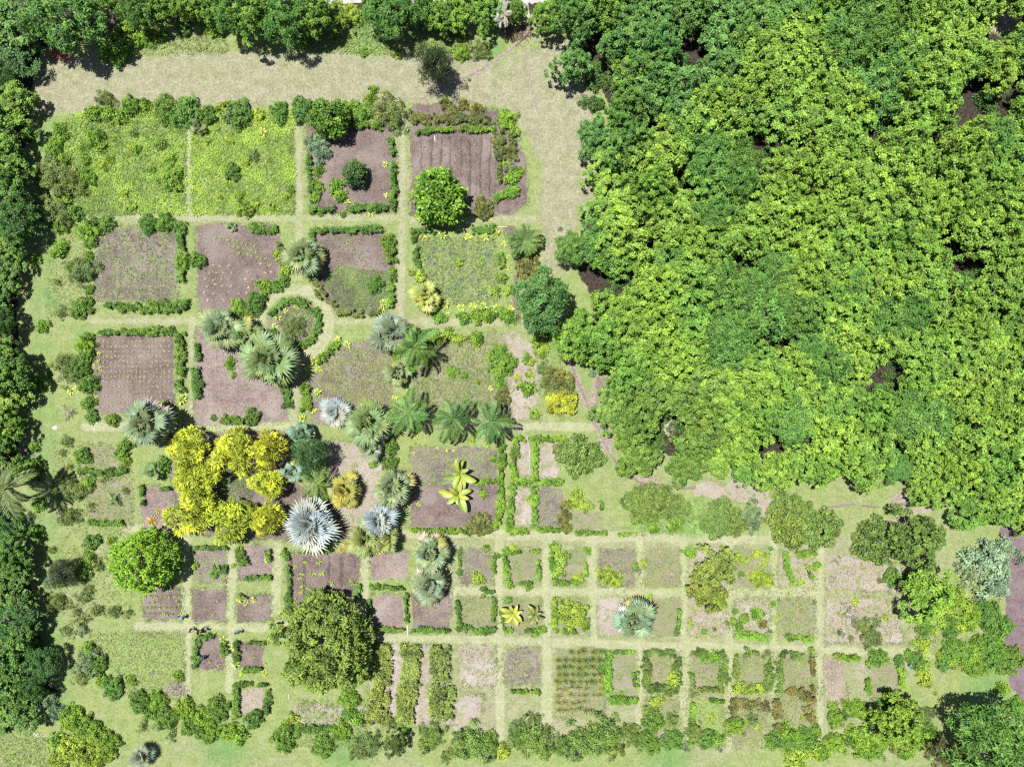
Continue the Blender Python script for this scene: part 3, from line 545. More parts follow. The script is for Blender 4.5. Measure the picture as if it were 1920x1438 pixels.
bushes('y', '487,216,11 457,390,16 520,476,9 536,504,12 117,377,14 305,305,8 195,312,9 247,388,9 862,493,9 902,493,7 928,547,10 952,545,9 772,510,7 790,520,11 840,626,12 860,636,10 920,670,9 995,680,8 993,702,8 970,708,6 1002,776,10 1000,938,11 1078,940,14 1098,948,11 1085,925,9 '
 '885,825,6 1015,660,11 1023,650,8 965,248,10 948,308,8 740,102,7 573,88,6 665,30,17 640,22,20 418,203,14 308,762,9 235,700,2 1385,1290,12 1410,1294,11 1265,1272,14 1135,1275,8 1380,1045,8 1395,1050,8 1420,1040,9 1437,1042,7 1433,1056,6 1425,1085,15 1440,1090,10 1415,1078,9 '
 '1345,1125,18 1330,1120,9 1730,1210,13 1715,1205,6 1768,1168,10 1745,1165,6 1780,1146,13 1732,1248,12 1725,1262,8 1736,1276,12 1785,1240,12 1762,1228,8 1800,1175,11 1755,1300,4 1740,1335,4 1110,640,3 1085,640,4 130,1402,24 160,1422,24 110,1425,18 190,1420,18 1495,1418,24 '
 '1525,1405,14 1230,1315,12 1332,1342,6 1332,1356,5 1400,1355,6 1420,1362,6 1505,1345,5 945,1410,14 550,1345,10 535,1360,9 450,1030,7 437,1060,5 365,1060,7 1425,1290,10 1360,1060,9 1500,1092,8 1530,1065,6 1575,1150,4')
bushes('o', '195,184,17 95,330,32 125,338,28 75,320,18 95,395,28 115,410,18 150,505,26 135,500,16 112,585,11 105,528,8 125,690,26 110,680,14 122,828,12 130,875,7 120,915,24 145,918,18 125,970,17 140,965,12 178,1055,14 105,1130,18 155,1120,14 180,1145,12 210,1147,14 125,1183,12 '
 '150,1166,14 150,1270,15 165,1105,10 730,205,30 735,225,20 900,92,18 1018,690,13 690,1400,24 670,1410,15 300,1360,12 240,1150,9 320,1380,10 '
 '1620,1175,16 1635,1195,20 1645,1165,10 960,1000,5', )
bushes('o', '1130,1380,34 1090,1395,34 1060,1400,18 1150,1400,24 1000,1385,32 970,1380,22 1020,1400,24 890,1398,34 865,1400,22 915,1400,20 810,1382,24 1180,1375,20 1200,1390,16 1260,1350,14 1215,1335,12 795,1400,14 835,1420,12', col=(0.125, 0.200, 0.036), phr='dense olive green bush')
bushes('b', '432,217,14 160,1245,24 180,1255,12 1410,965,22 600,278,22 590,262,14 120,1075,20 100,1080,12 1050,430,4 375,1372,8 155,1182,9 620,1006,14 85,1322,22 105,1335,16 1110,700,8 1130,690,10 1290,1400,9 1345,1395,10 1410,990,10')
bushes('r', '835,193,11 868,196,11 848,207,10 893,204,12 907,392,18 902,377,11 1047,716,27 1030,720,14 992,503,23 942,748,15 945,735,9 1055,975,12 1062,990,10 900,982,20 885,990,12 915,990,12 935,265,12 955,285,12 1040,740,4 1255,1300,7 1340,1180,4 1430,1170,9')
bushes('p', '492,246,12 830,440,11 877,444,12 910,444,12 930,438,11 792,441,10 945,458,9 948,481,9 950,502,9 835,571,11 865,576,12 887,573,11 906,573,11 931,578,12 957,578,11 840,590,8 720,568,13 715,580,9 606,664,11 633,638,12 650,646,11 588,677,10 597,692,10 576,690,10 594,735,11 567,785,10 '
 '587,770,9 565,770,8 650,378,9 722,308,8 723,366,7 695,400,9 340,748,14 333,790,13 335,770,9 185,662,6 184,678,6 188,691,6 180,722,6 600,612,10 530,640,9 520,594,9 515,612,10 535,583,8 555,575,8 895,656,6 145,728,13 130,735,9 868,822,6 912,835,6 850,845,5 838,845,5 820,840,5 885,830,5 '
 '765,735,9 740,745,8 775,850,6 780,820,6 420,905,8 450,897,6 780,930,6 785,945,6 380,1105,4 338,1150,4 495,1262,9 440,1245,11 452,1262,8 437,1215,9 500,1200,9 417,1200,9 403,1190,7 530,1150,12 527,1040,8 500,1050,8 447,1125,9 475,1125,9 460,1130,8 1190,1130,4 1550,1300,3 920,728,8')
bushes('a', '283,978,12 310,960,9 295,958,7 632,982,11 650,1022,10 640,1032,8')
bushes('t', '600,282,18 330,1292,12 1590,1150,14 1610,1165,12 1580,1135,9 1570,1050,10 1590,1075,10 1560,1085,8 1600,1140,9 1260,1075,8 125,772,15 1240,1055,6 960,1250,9 985,1265,9 970,1240,7 1000,1235,8 950,1265,7 985,1220,9 1345,1385,9', )

bushes('d', '1645,1015,38 1622,1020,24 1480,985,38 1475,950,28 1352,972,32 1332,982,18 1378,982,22 1210,945,32 1186,940,20 1248,945,30 1275,952,20 1530,990,38 1090,855,36 1064,850,22 1500,960,24 1560,985,20', col=(0.110, 0.172, 0.032), phr='dense olive green bush')
bushes('b', '1850,1060,44 1880,1040,30 1828,1085,28 1872,1092,26', col=(0.175, 0.245, 0.125), phr='pale silvery green bush')
# seedlings planted in rows: each its own plant, the rows of one bed look alike; the smallest ones past 290 are one mass
NSEED = [0]; REST = {}
def seedling(u, v, r, label, group, col=None):
    x, y = G(u, v); rm = r * S * 1.2; NSEED[0] += 1
    if NSEED[0] > 290: REST.setdefault(label, []).append((x, y, rm)); return
    o = new_obj('seedling', pick('seed'), None, (x, y, 0.015), RG.uniform(0, 6.28), (rm, rm, rm * 0.9), vary(col or COLR['seed'], RG))
    tag(o, label, 'seedling', group)
for u, v in ((575, 1053), (553, 1060), (598, 1053), (568, 1075), (585, 1075), (604, 1073), (567, 1096), (622, 1093), (661, 1092), (565, 1108), (561, 1083), (580, 1103), (640, 1118), (551, 1124)):
    seedling(u, v, RG.uniform(5, 7.5), 'leafy young plant in the square soil bed above the biggest tree', 'young plants in the square bed', (0.20, 0.26, 0.05))
for j in range(5):
    for i in range(8):
        if RG.rand() < .15: continue
        seedling(271 + i * 9 + (j % 2) * 4 + RG.normal(0, 1), 1106 + j * 11 + RG.normal(0, 1), RG.uniform(3.2, 5), 'low green seedling in the planted bed below the mango tree', 'seedlings below the mango', (0.14, 0.19, 0.05))
for j in range(3):
    for i in range(10 - j):
        seedling(405 + j * 18 + i * 8.2, 446 + j * 14 + i * 1.6, RG.uniform(3, 4), 'small green seedling in the three slanting rows of the dotted bed', 'seedlings in slanting rows', (0.19, 0.24, 0.07))
for u, v in ((372, 1115), (385, 1140), (410, 1125), (400, 1150), (455, 1140), (475, 1150), (490, 1135), (380, 1215), (405, 1220), (395, 1240), (410, 1245), (460, 1215), (475, 1230), (780, 1130), (800, 1150), (790, 1165), (815, 1140), (830, 1160), (385, 1045), (400, 1060), (375, 1075), (700, 1060), (720, 1062), (740, 1058)):
    seedling(u, v, RG.uniform(3, 5), 'low sprout in the small soil beds left of the grid', 'sprouts in small beds', (0.16, 0.20, 0.07))
for j in range(8):
    for i in range(9):
        if RG.rand() < 0.22: continue
        uu = 385 + i * 15 + (j % 2) * 5 + RG.normal(0, 1.5); vv = 472 + j * 13 + RG.normal(0, 1.5)
        if uu < 515 - max(0, vv - 530) * .5 and not (vv < 490 and uu > 400): seedling(uu, vv, RG.uniform(2.2, 3.4), 'tiny straw-coloured seedling dotted over the soil bed', 'dotted seedlings', (0.34, 0.30, 0.19))
for j in range(14):
    for i in range(18):
        if RG.rand() < 0.07: continue
        seedling(187 + i * 7.7 + RG.normal(0, .7), 640 + j * 9.4 + RG.normal(0, .6), RG.uniform(2.2, 3.2), 'tiny pale seedling in the even rows of the hedged soil bed', 'seedlings in rows', (0.27, 0.25, 0.13))
for i in range(7):
    for j in range(8):
        if RG.rand() < .2: continue
        seedling(797 + i * 19 + RG.normal(0, 1), 262 + j * 14 + RG.normal(0, 2), RG.uniform(1.5, 2.5), 'tiny dark seedlings along the furrows of the soil bed', 'furrow seedlings')
for lab, L in REST.items():
    g = Geo()
    for x, y, rm in L:
        n = 8; az = RG.uniform(0, 6.28, n); el = RG.uniform(.2, 1, n); D = np.stack([np.cos(az) * np.cos(el), np.sin(az) * np.cos(el), np.sin(el)], 1)
        V, F = leaves(np.tile([x, y, 0.03], (n, 1)), np.stack([-np.cos(az) * np.sin(el), -np.sin(az) * np.sin(el), np.cos(el)], 1), D, rm * RG.uniform(.7, 1.1, n), rm * .35); g.add(V, F, np.repeat(RG.rand(n), 4))
    dark = 'dark' in lab
    tag(new_obj('seedlings', g.mesh('seedlings', [M_FROND]), color=(0.07, 0.09, 0.04) if dark else (0.27, 0.25, 0.13)), lab if dark else 'lower rows of tiny pale seedlings in the hedged soil bed', 'seedlings', kind='stuff')
for j in range(9):
    for i in range(7):
        u = 1048 + i * 12.8 + RG.normal(0, 1.5); v = 1222 + j * 13.5 + RG.normal(0, 1.5)
        if RG.rand() < .06 or (i > 4 and j > 6): continue
        rr = RG.uniform(9, 12.5); x, y = G(u, v)
        o = new_obj('grass_clump', pick('tuft'), None, (x, y, 0.01), RG.uniform(0, 6.28), (rr * S, rr * S, rr * S * 0.9), vary((0.125, 0.165, 0.035) if j < 5 else (0.22, 0.22, 0.08), RG))
        tag(o, 'rounded grass clump in the rows of the ' + ('green' if j < 5 else 'straw-coloured') + ' half of the tufted bed', 'grass', 'grass clumps in rows')
for j in range(7):
    for i in range(9):
        u = 800 + i * 16 + (j % 2) * 7 + RG.normal(0, 3); v = 465 + j * 15 + RG.normal(0, 3)
        if u > 928 or RG.rand() < .2: continue
        rr = RG.uniform(5, 9); x, y = G(u, v)
        o = new_obj('grass_clump', pick('tuft'), None, (x, y, 0.01), RG.uniform(0, 6.28), (rr * S, rr * S, rr * S * 0.8), vary((0.165, 0.205, 0.115), RG))
        tag(o, 'pale bluish grass clump inside the grassy bed ringed by yellow plants', 'grass', 'pale grass clumps')

# ------------------------------------------------------------------ hedges
def hedge(kind, pts, w, h=0.9, col=None, phr='clipped green hedge', leaf=0.17, dens=190, rag=0.16):
    rng = RS(int(abs(pts[0][0] * 7 + pts[0][1] * 13 + w)) % 100000)
    u0, v0 = np.mean(pts, 0); P = np.array([G(*p, h * 0.7) for p in pts]); c = P.mean(0); P = P - c
    seg = np.hypot(*np.diff(P, axis=0).T); Lt = seg.sum(); wm = w * S * 1.05; cum = np.concatenate([[0], np.cumsum(seg)])
    nc = max(4, int(Lt * wm * 11)); s = (np.arange(nc) + rng.rand(nc)) / nc * Lt; k = np.clip(np.searchsorted(cum, s, side='right') - 1, 0, len(seg) - 1); t = ((s - cum[k]) / seg[k])[:, None]
    d = (P[k + 1] - P[k]) / seg[k][:, None]; nn = np.stack([-d[:, 1], d[:, 0]], 1); base = P[k] * (1 - t) + P[k + 1] * t
    wv = 1 + 3.2 * rag * (fbm(base[:, 0] * 1.3 + c[0], base[:, 1] * 1.3 + c[1]) - 0.5) * 2; hv = 1 + 1.6 * rag * (fbm(base[:, 0] * .9 + 50 + c[0], base[:, 1] * .9 + c[1]) - 0.5) * 2
    gone = (fbm(base[:, 0] * 1.6 + 9 + c[0], base[:, 1] * 1.6 + c[1]) < 0.30 + rag * 0.55) & (rng.rand(nc) < rag * 4)
    off = rng.uniform(-.5, .5, nc) * np.maximum(wm * wv - .2, .15) + rng.normal(0, .25 * rag, nc); Cx = base + nn * off[:, None]
    edge = np.clip(np.abs(off) / (wm * .5), 0, 1); Cz = h * hv * rng.uniform(.62, .92, nc) * (1 - .28 * edge ** 3)
    Cc = np.column_stack([Cx, Cz])[~gone]; nc = len(Cc); crr = .21 * rng.uniform(.75, 1.35, nc); kk = int(38 * (0.17 / leaf) ** 1.5) + 6; ci = np.repeat(np.arange(nc), kk); n = nc * kk
    sd = sph(rng, n); sd[:, 2] = np.where(rng.rand(n) < .75, np.abs(sd[:, 2]), sd[:, 2]); pos = Cc[ci] + sd * (crr[ci] * rng.rand(n) ** .4)[:, None]
    low = rng.rand(n) < .22; pos[:, 2] = np.where(low, rng.uniform(.05, .7, n) * h, pos[:, 2]); pos[:, 2] = np.maximum(pos[:, 2], .03)
    V, F = leaves(pos, sd * .5 + np.array([0, 0, .7]) + rng.normal(0, .4, (n, 3)), rng.normal(0, 1, (n, 3)), leaf * rng.uniform(.7, 1.45, n), leaf * .55 * rng.uniform(.8, 1.25, n)); V[:, 2] = np.maximum(V[:, 2], 0.0)
    ct = np.clip(.5 + (fbm(Cc[:, 0] * .8 + c[0] * 3, Cc[:, 1] * .8 + c[1] * 3) - .5) * 1.2 + rng.normal(0, .14, nc), 0, 1); T = np.clip(ct[ci] + rng.normal(0, .16, n), 0, 1)
    g = Geo(); g.add(V, F, np.repeat(T, 4), 0)
    for i in range(len(seg) if rag < .2 else 0):                  # woody core of the hedge
        a = P[i]; b = P[i + 1]; dd = (b - a) / seg[i]; ins = min(wm * 0.25, seg[i] * .3)
        Rm = np.array([[dd[0], -dd[1], 0], [dd[1], dd[0], 0], [0, 0, 1]])
        g.box(((a[0] + b[0]) / 2, (a[1] + b[1]) / 2, h * 0.31), (max(seg[i] - 2 * ins, .1), wm * 0.42, h * 0.62 - 0.01 * i), 1, Rm)
    cc = vary(col or COLR[kind], RG, 0.1)
    o = new_obj('hedge', g.mesh('hedge', [M_LEAF, M_HCORE]), None, (c[0], c[1], 0), 0, 1.0, cc)
    p = place_of(u0, v0); du, dv = u0 - p[0], v0 - p[1]
    side = ('right of' if du > 0 else 'left of') if abs(du) > abs(dv) else ('below' if dv > 0 else 'above')
    tag(o, f"{phr} {side} {p[2]}", 'hedge', 'hedges edging the beds', uv=(u0, v0))
M_HCORE = plain('hedge_twigs', (0.045, 0.055, 0.022), nz=0.5, scale=20)
def HG(kind, txt, **kw):
    for w in txt.split(';'):
        w = w.strip()
        if not w: continue
        a, b = w.split('|'); f = [float(x) for x in b.replace(',', ' ').split()]
        pts = [tuple(float(y) for y in p.split(',')) for p in a.split()]
        hedge(kind, pts, f[0], f[1] if len(f) > 1 else 0.8, **kw)
HG('d', '730,258 737,290|12; 737,305 737,362|13 1; 737,362 735,394|13 1; 578,391 625,391|13 1; 645,389 725,388|14 1; 582,332 582,360|11; 580,290 578,325|10; 620,431 672,431|12; 676,430 715,428|13; 582,433 612,432|11; 585,440 584,462|9; 885,430 927,429|15; 770,432 815,432|12; 778,436 778,456|13; 780,462 781,500|13; '
   '940,474 940,502|15; 466,425 518,431|17; 338,432 338,466|14; 335,440 343,470|9; 338,505 338,528|13; 195,571 222,572|12; 222,578 262,576|14; 262,580 300,580|15; 275,568 312,571|10; 303,575 350,572|24 .9; 185,622 212,623|12; 214,623 240,622|13; 242,622 282,620|16; 284,620 325,620|17; 335,622 337,665|18 .9; 337,668 338,705|17 .9; 335,712 338,735|18; '
   '415,786 455,788|15; 533,722 538,764|17; 365,645 373,675|12; 365,690 372,745|18 .8; 265,910 265,930|8; 300,915 318,916|8; 265,938 267,948|7; 368,1200 365,1250|11; 372,1196 400,1192|10; 418,1205 422,1230|12; 465,1204 500,1207|9; 440,1203 443,1240|12; 455,1256 492,1256|11; 435,1284 470,1283|10; 441,1292 442,1350|12 .8; 499,1295 501,1338|11; 478,1286 500,1284|9; '
   '692,1125 692,1170|9; 760,1110 762,1168|8; 703,1180 755,1181|9; 690,1100 756,1103|9; 540,1060 541,1080|9; 541,1085 541,1110|9; 539,1112 541,1145|11; 560,1033 590,1034|9; 575,1034 620,1032|8; 530,1030 540,1050|10; 590,1110 575,1120 570,1128|11; 600,1110 615,1117 622,1128|10; 668,1095 670,1125|12; 448,1028 456,1060|20 .8; 500,1030 505,1052|10; 460,1083 482,1082|9; 488,1082 508,1083|9; 445,1115 460,1120|9; 365,1026 424,1028|8; 395,1075 424,1065|18 .7; '
   '770,1183 845,1182|8; 785,1180 812,1181|9; 862,1028 862,1060|5 .4; 925,1040 925,1075|7; 890,1183 932,1182|13; 855,1180 885,1178|10; 856,1125 862,1175|9; 924,1120 926,1165|8; 900,1106 925,1110|9; 560,1366 640,1368|12; 640,1365 650,1388|14; 145,884 190,885|13; 190,884 235,884|13; 165,980 228,981|12')
HG('g', '725,440 733,492|22 1; 735,500 735,525|13; 734,530 732,575|15 .9; 595,682 632,642|15; 940,832 939,900|15 .9; 940,906 934,985|16 .9; 966,822 962,900|13 .9; 961,906 954,985|13 .9; 1003,826 1002,900|12 .9; 1002,908 1002,985|12 .9; 962,821 985,822|12 .9; 992,822 1060,823|12 .9; 890,904 934,903|12 .9; 968,903 1055,904|13 .9; 946,995 990,996|11; 1006,994 1070,993|11; 1076,999 1138,1000|8; '
   '770,994 834,995|9; 838,996 874,997|10; 932,975 925,990|10; 1158,1002 1195,1001|7; 572,720 574,770|20 .8; 1128,940 1127,955|8; 946,1028 952,1095|10; 955,1035 980,1036|8; 990,1034 1010,1034|8; 1009,1050 1010,1088|9; 950,1093 962,1094|8; 975,1093 1000,1093|7; 1034,1035 1040,1085|13; 1040,1092 1085,1092|9; 1096,1055 1099,1080|7; 1035,1028 1050,1028|11; 1040,1120 1041,1175|10; 1055,1183 1082,1183|10; 1100,1160 1098,1182|9; '
   '945,1180 960,1183|10; 985,1182 1012,1183|7; 1140,1222 1141,1300|14; 1142,1313 1195,1314|16; 1192,1260 1190,1290|11; 1150,1222 1190,1222|6 .4; 958,1297 1012,1298|7; 940,1140 944,1180|5 .3; 1565,1232 1612,1234|12; 1475,1198 1525,1197|11; 1475,1035 1476,1070|14; 1478,1072 1490,1095|11; 1495,1040 1530,1036|14; 1515,1060 1522,1085|10; 1690,1250 1694,1290|15 .9; 1666,1302 1690,1296|10; 1628,1242 1630,1252|9; 1628,1272 1629,1298|9; 1635,1230 1665,1236|14; '
   '1300,1318 1297,1400|11; 1330,1312 1356,1316|7; 1380,1190 1440,1196|13; 1375,1160 1392,1190|14; 1275,1140 1270,1185|7')
HG('r', '1210,1225 1276,1226|15; 1213,1234 1210,1290|17; 1215,1290 1278,1292|16; 1270,1234 1272,1284|14; 1297,1225 1330,1224|12; 1337,1226 1361,1228|16; 1355,1234 1358,1284|16; 1297,1262 1300,1288|8; 1302,1292 1358,1293|9; 1380,1229 1379,1270|13 .8; 1390,1224 1438,1226|15; 1442,1246 1441,1292|17; 1462,1226 1505,1230|19; 1461,1240 1463,1300|14', phr='shaggy olive hedge', col=(0.10, 0.165, 0.028), rag=0.22)
HG('r', '1524,1230 1526,1300|10; 1475,1297 1530,1300|14; 1375,1310 1376,1350|15; 1380,1318 1445,1326|16; 1455,1312 1462,1368|16; 1512,1312 1522,1352|18; 1500,1302 1530,1312|11; 1060,940 1060,990|16', phr='reddish flowering hedge', col=(0.135, 0.135, 0.036), rag=0.26)
HG('r', '770,222 808,223|17; 812,223 850,224|18; 854,222 925,224|18; 936,245 938,300|18 .9; 958,250 968,300|13 .7; 935,300 938,340|11', phr='bronze tinged thick hedge', col=(0.10, 0.125, 0.030), rag=0.16)
HG('g', '780,245 815,245|12; 818,244 850,243|12; 860,240 928,242|12; 926,374 972,352|14; 640,232 715,236|14; 640,222 655,240|10', phr='leafy green hedge', rag=0.18)
HG('o', '585,520 606,550|11; 606,550 628,574|11; 632,584 680,588|15; 684,586 712,584|13; 523,445 526,482|12; 590,545 600,560|8', phr='olive mottled hedge', col=(0.115, 0.145, 0.040), rag=0.2)
HG('y', '1026,752 1079,755|40 1.3', phr='broad flat-topped yellow hedge block', col=(0.30, 0.33, 0.025), leaf=0.26, rag=0.03)
HG('g', '1022,722 1074,720|34 1.3', phr='broad flat-topped green hedge block', col=(0.10, 0.145, 0.035), rag=0.05)
HG('p', '714,1210 712,1285|40 .9; 710,1287 708,1358|36 .9; 770,1210 768,1285|36 .9; 763,1287 758,1358|34 .9; 824,1212 826,1285|36 .9; 826,1287 828,1350|46 .9', phr='variegated yellow-green planted strip', col=(0.175, 0.225, 0.045), leaf=0.24, dens=150, rag=0.13)
# ring hedge of the round bed, in arcs
for a0, a1 in ((200, 255), (258, 305), (318, 20), (25, 75), (80, 118), (135, 165)):
    if a1 < a0: a1 += 360
    hedge('d', [(551 + 45 * math.cos(math.radians(a)), 606 + 43 * math.sin(math.radians(a))) for a in np.linspace(a0, a1, 6)], 15, 0.75, phr='curved clipped hedge arc')

# ------------------------------------------------------------------ trees
def tree(key, u, v, r, h, col, name, label, cat='tree', group='trees', uv=True):
    cr, tk, R0, hm, H0 = pick(key); k = r * S * (CAMH - h * .7) / CAMH / R0; kz = h / H0
    x, y = G(u, v, h * 0.72); o = empty(name, (x, y, 0), RG.uniform(0, 6.28)); o.scale = (k, k, kz)
    new_obj('crown', cr, o, color=vary(col, RG, .08, .04)); new_obj('trunk', tk, o)
    tag(o, label, cat, group, uv=(u, v) if uv else None); return o
GREEN = (0.105, 0.215, 0.026); BLUEG = (0.070, 0.175, 0.045); LIME = (0.145, 0.268, 0.030); DEEP = (0.072, 0.175, 0.030); GOLD = (0.37, 0.41, 0.030)
for i, (u, v, r) in enumerate(((350, 842, 40), (432, 848, 42), (500, 843, 31), (500, 906, 31), (362, 900, 40), (360, 962, 45), (430, 975, 42), (498, 975, 30))):
    tree('golden', u, v, r, 4.4 + 0.4 * (i % 3), (0.30, 0.37, 0.028) if i in (0, 4, 5, 6) else GOLD, 'golden_tree', ('olive tinged golden tree' if i in (0, 4, 5, 6) else 'bright golden tree') + ' in the ring of yellow trees', group='ring of golden trees')
tree('mango', 255, 1060, 60, 7.2, (0.165, 0.315, 0.022), 'mango_tree', 'round dome-shaped lime green tree beside the lower left lawn', group=None)
tree('bigolive', 598, 1220, 93, 9.0, (0.140, 0.212, 0.034), 'broad_tree', 'biggest olive green tree with clumpy crown and deep shadow', group=None)
tree('broad', 820, 365, 52, 6.0, (0.115, 0.235, 0.020), 'round_tree', 'round bright green tree at the foot of the furrowed soil bed', group=None)
tree('broad', 613, 215, 36, 5.0, (0.105, 0.205, 0.026), 'round_tree', 'tall rounded green tree above the top soil bed', group=None)
tree('broad', 663, 322, 23, 3.2, (0.060, 0.125, 0.036), 'round_tree', 'small dark blue-green tree standing in the top soil bed', group=None)
tree('feather', 1016, 566, 53, 8.0, BLUEG, 'feathery_tree', 'feathery green tree where the forest meets the garden path', group=None)
tree('feather', 112, 28, 68, 8, DEEP, 'feathery_tree', 'big dark feathery tree at the top left behind red leaves', group=None)
tree('casua', 812, 112, 32, 7.5, (0.030, 0.055, 0.018), 'needle_tree', 'dark needle-leaved tree on the top lawn by the footpath', group=None)
tree('casua', 575, 855, 33, 7.0, (0.060, 0.130, 0.040), 'needle_tree', 'dark feathery green tree between golden trees and palm grove', group=None)
tree('casua', 110, 1078, 26, 4.5, (0.045, 0.065, 0.030), 'needle_tree', 'small dark needle-leaved tree on the lower left lawn', group=None)
tree('sparse', 1345, 1065, 40, 4.5, (0.170, 0.225, 0.038), 'open_tree', 'open yellowish tree in the middle of the grid beds, upper crown', group=None)
tree('sparse', 1325, 1108, 38, 4.0, (0.135, 0.18, 0.030), 'open_tree', 'olive yellow tree below the open yellowish tree in the grid', group=None)
tree('forest', 1746, 1118, 50, 6.5, LIME, 'leafy_tree', 'lime green tree with dark left shadow right of the pale plot', group=None)
tree('forest', 1725, 1015, 50, 6.0, (0.085, 0.150, 0.026), 'leafy_tree', 'mid green spreading tree at the right forest foot', group=None)
tree('forest', 1690, 1362, 45, 6.5, (0.125, 0.22, 0.022), 'leafy_tree', 'bright green clumpy tree near the bottom right lawn', group=None)
tree('feather', 1862, 1392, 72, 9, DEEP, 'feathery_tree', 'large dark green feathery tree in the bottom right corner', group=None)
tree('sparse', 1780, 1412, 34, 5, (0.095, 0.10, 0.040), 'open_tree', 'brownish thin tree left of the bottom right dark tree', group=None)
tree('sparse', 740, 1398, 22, 4, (0.070, 0.125, 0.028), 'open_tree', 'small thin dark tree on the bottom lawn', group=None)
def edge_tree(key, u, v, r, h, col, tone, where):
    if 'left' in where: h *= RG.uniform(.4, .75); u += RG.uniform(-34, 4); r *= RG.uniform(.8, 1.15)
    else: h *= 0.75; v -= 14; r *= .93
    tree(key, u, v, r, h, col, 'boundary_tree', f'{tone} tree in the {where}', group='boundary trees')
for u, v, r, h, c in ((10, 40, 55, 8, 1), (35, 105, 42, 8, 0), (15, 145, 34, 8, 0), (22, 185, 36, 7, 2), (18, 245, 42, 8, 2), (14, 305, 38, 8, 2), (12, 350, 38, 9, 1), (20, 405, 38, 9, 0), (14, 450, 34, 8, 2), (22, 500, 34, 7, 1), (12, 548, 36, 8, 1), (22, 600, 34, 7, 0),
                    (20, 650, 40, 8, 2), (36, 695, 38, 8, 1), (18, 750, 42, 8, 2), (35, 800, 34, 7, 2), (12, 845, 40, 8, 1), (50, 885, 26, 6, 2), (12, 985, 40, 8, 0), (18, 1040, 38, 8, 1), (48, 1052, 26, 6, 1), (35, 1105, 36, 8, 1), (15, 1165, 44, 9, 0), (40, 1200, 34, 8, 1), (25, 1255, 50, 10, 1), (70, 1245, 30, 8, 0), (18, 1325, 46, 9, 1), (72, 1290, 26, 7, 0)):
    edge_tree(('forest', 'feather')[c == 0], u, v, r, h, ((0.045, 0.120, 0.024), (0.075, 0.165, 0.024), (0.125, 0.225, 0.028))[c], ('dark green', 'mid green', 'lime green')[c], 'left boundary row')
for u, v, r, h, c in ((198, 8, 26, 6, 2), (255, 28, 36, 7, 0), (302, 22, 36, 7, 1), (345, 18, 34, 6, 2), (390, 18, 34, 6, 1), (432, 32, 42, 8, 0), (480, 36, 46, 9, 1), (535, 42, 50, 9, 0), (590, 38, 42, 8, 1), (510, 12, 30, 7, 2), (728, 35, 48, 8, 0), (700, 18, 26, 6, 1), (780, 20, 38, 7, 0), (818, 38, 34, 6, 1), (868, 30, 36, 6, 2), (915, 32, 36, 6, 1), (966, 28, 22, 5, 1), (1026, 40, 34, 6, 1), (1055, 12, 24, 6, 0)):
    edge_tree(('forest', 'feather')[c == 0], u, v, r, h, (DEEP, GREEN, LIME)[c], ('dark green', 'mid green', 'lime green')[c], 'top boundary row')

# the forest: rows of crowns across the right half, with gaps where the photo shows dark holes
HOLES = [(1450, 268, 34), (1660, 228, 26), (1690, 215, 20), (1856, 190, 26), (1290, 328, 30), (1205, 487, 20), (1172, 535, 22), (1500, 815, 20), (1465, 625, 16), (1250, 800, 18), (1450, 435, 16), (1400, 490, 12), (1680, 485, 18), (1830, 515, 16), (1690, 665, 18), (1665, 735, 16), (1660, 815, 20), (1130, 150, 34), (1120, 60, 0), (1880, 40, 34), (1500, 260, 16), (1400, 270, 14), (1110, 175, 26), (1600, 885, 12), (1270, 105, 16), (1800, 445, 14), (1545, 370, 10), (1890, 590, 12), (1735, 255, 16)]
RF = RS(4242); rows = []
for j in range(22):
    v = -25 + j * 47
    row = []
    u = 1060 + (j % 2) * 26
    while u < 1975:
        uu = u + RF.normal(0, 9); vv = v + RF.normal(0, 9)
        if inpoly(np.array([uu]), np.array([vv]), FOREST)[0] and all(math.hypot(uu - a, vv - b) > c + 20 for a, b, c in HOLES): row.append((uu, vv))
        u += RF.uniform(48, 66)
    rows.append(row)
rows = [sorted(r) for r in rows if r]
for j, row in enumerate(rows):
    for i, (u, v) in enumerate(row):
        nw = math.hypot((u - 1120) / 260, (v - 60) / 190)
        t = fbm(np.array([u / 150.]), np.array([v / 150.]))[0] + RF.normal(0, .13)
        if nw < 1.1 and RF.rand() < .75: c, w, key = (0.080, 0.185, 0.036), 'deep green', 'forest'
        elif t < 0.35: c, w, key = (0.092, 0.205, 0.038), 'blue-green feathery', 'feather'
        elif t < 0.52: c, w, key = (0.112, 0.228, 0.030), 'mid green', 'forest'
        else: c, w, key = (0.150, 0.268, 0.034), 'yellow-green', 'forest'
        if v > 730 and u < 1330: c, w = (0.105, 0.190, 0.028), 'dark olive green'
        r = RF.uniform(38, 56); h = RF.uniform(5.0, 8.0)
        if seg_dist(np.array([u]), np.array([v]), FOREST[1:-1])[0] < 42: h = RF.uniform(3.6, 5.2); r = RF.uniform(30, 40)
        o = tree(key, u, v, r, h, c, 'forest_tree', f'{w} forest tree, {ORD[i]} from left in the {ORD[j]} canopy row', group='forest trees', uv=False)

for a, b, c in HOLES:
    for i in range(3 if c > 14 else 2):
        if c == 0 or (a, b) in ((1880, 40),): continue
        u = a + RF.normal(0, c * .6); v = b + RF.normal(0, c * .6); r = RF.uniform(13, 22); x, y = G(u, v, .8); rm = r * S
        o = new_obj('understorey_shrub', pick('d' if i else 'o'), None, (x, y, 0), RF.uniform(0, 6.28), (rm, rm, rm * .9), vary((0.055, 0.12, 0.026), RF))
        tag(o, 'dark understorey shrub in a forest gap', 'shrub', 'understorey shrubs', uv=(u, v))
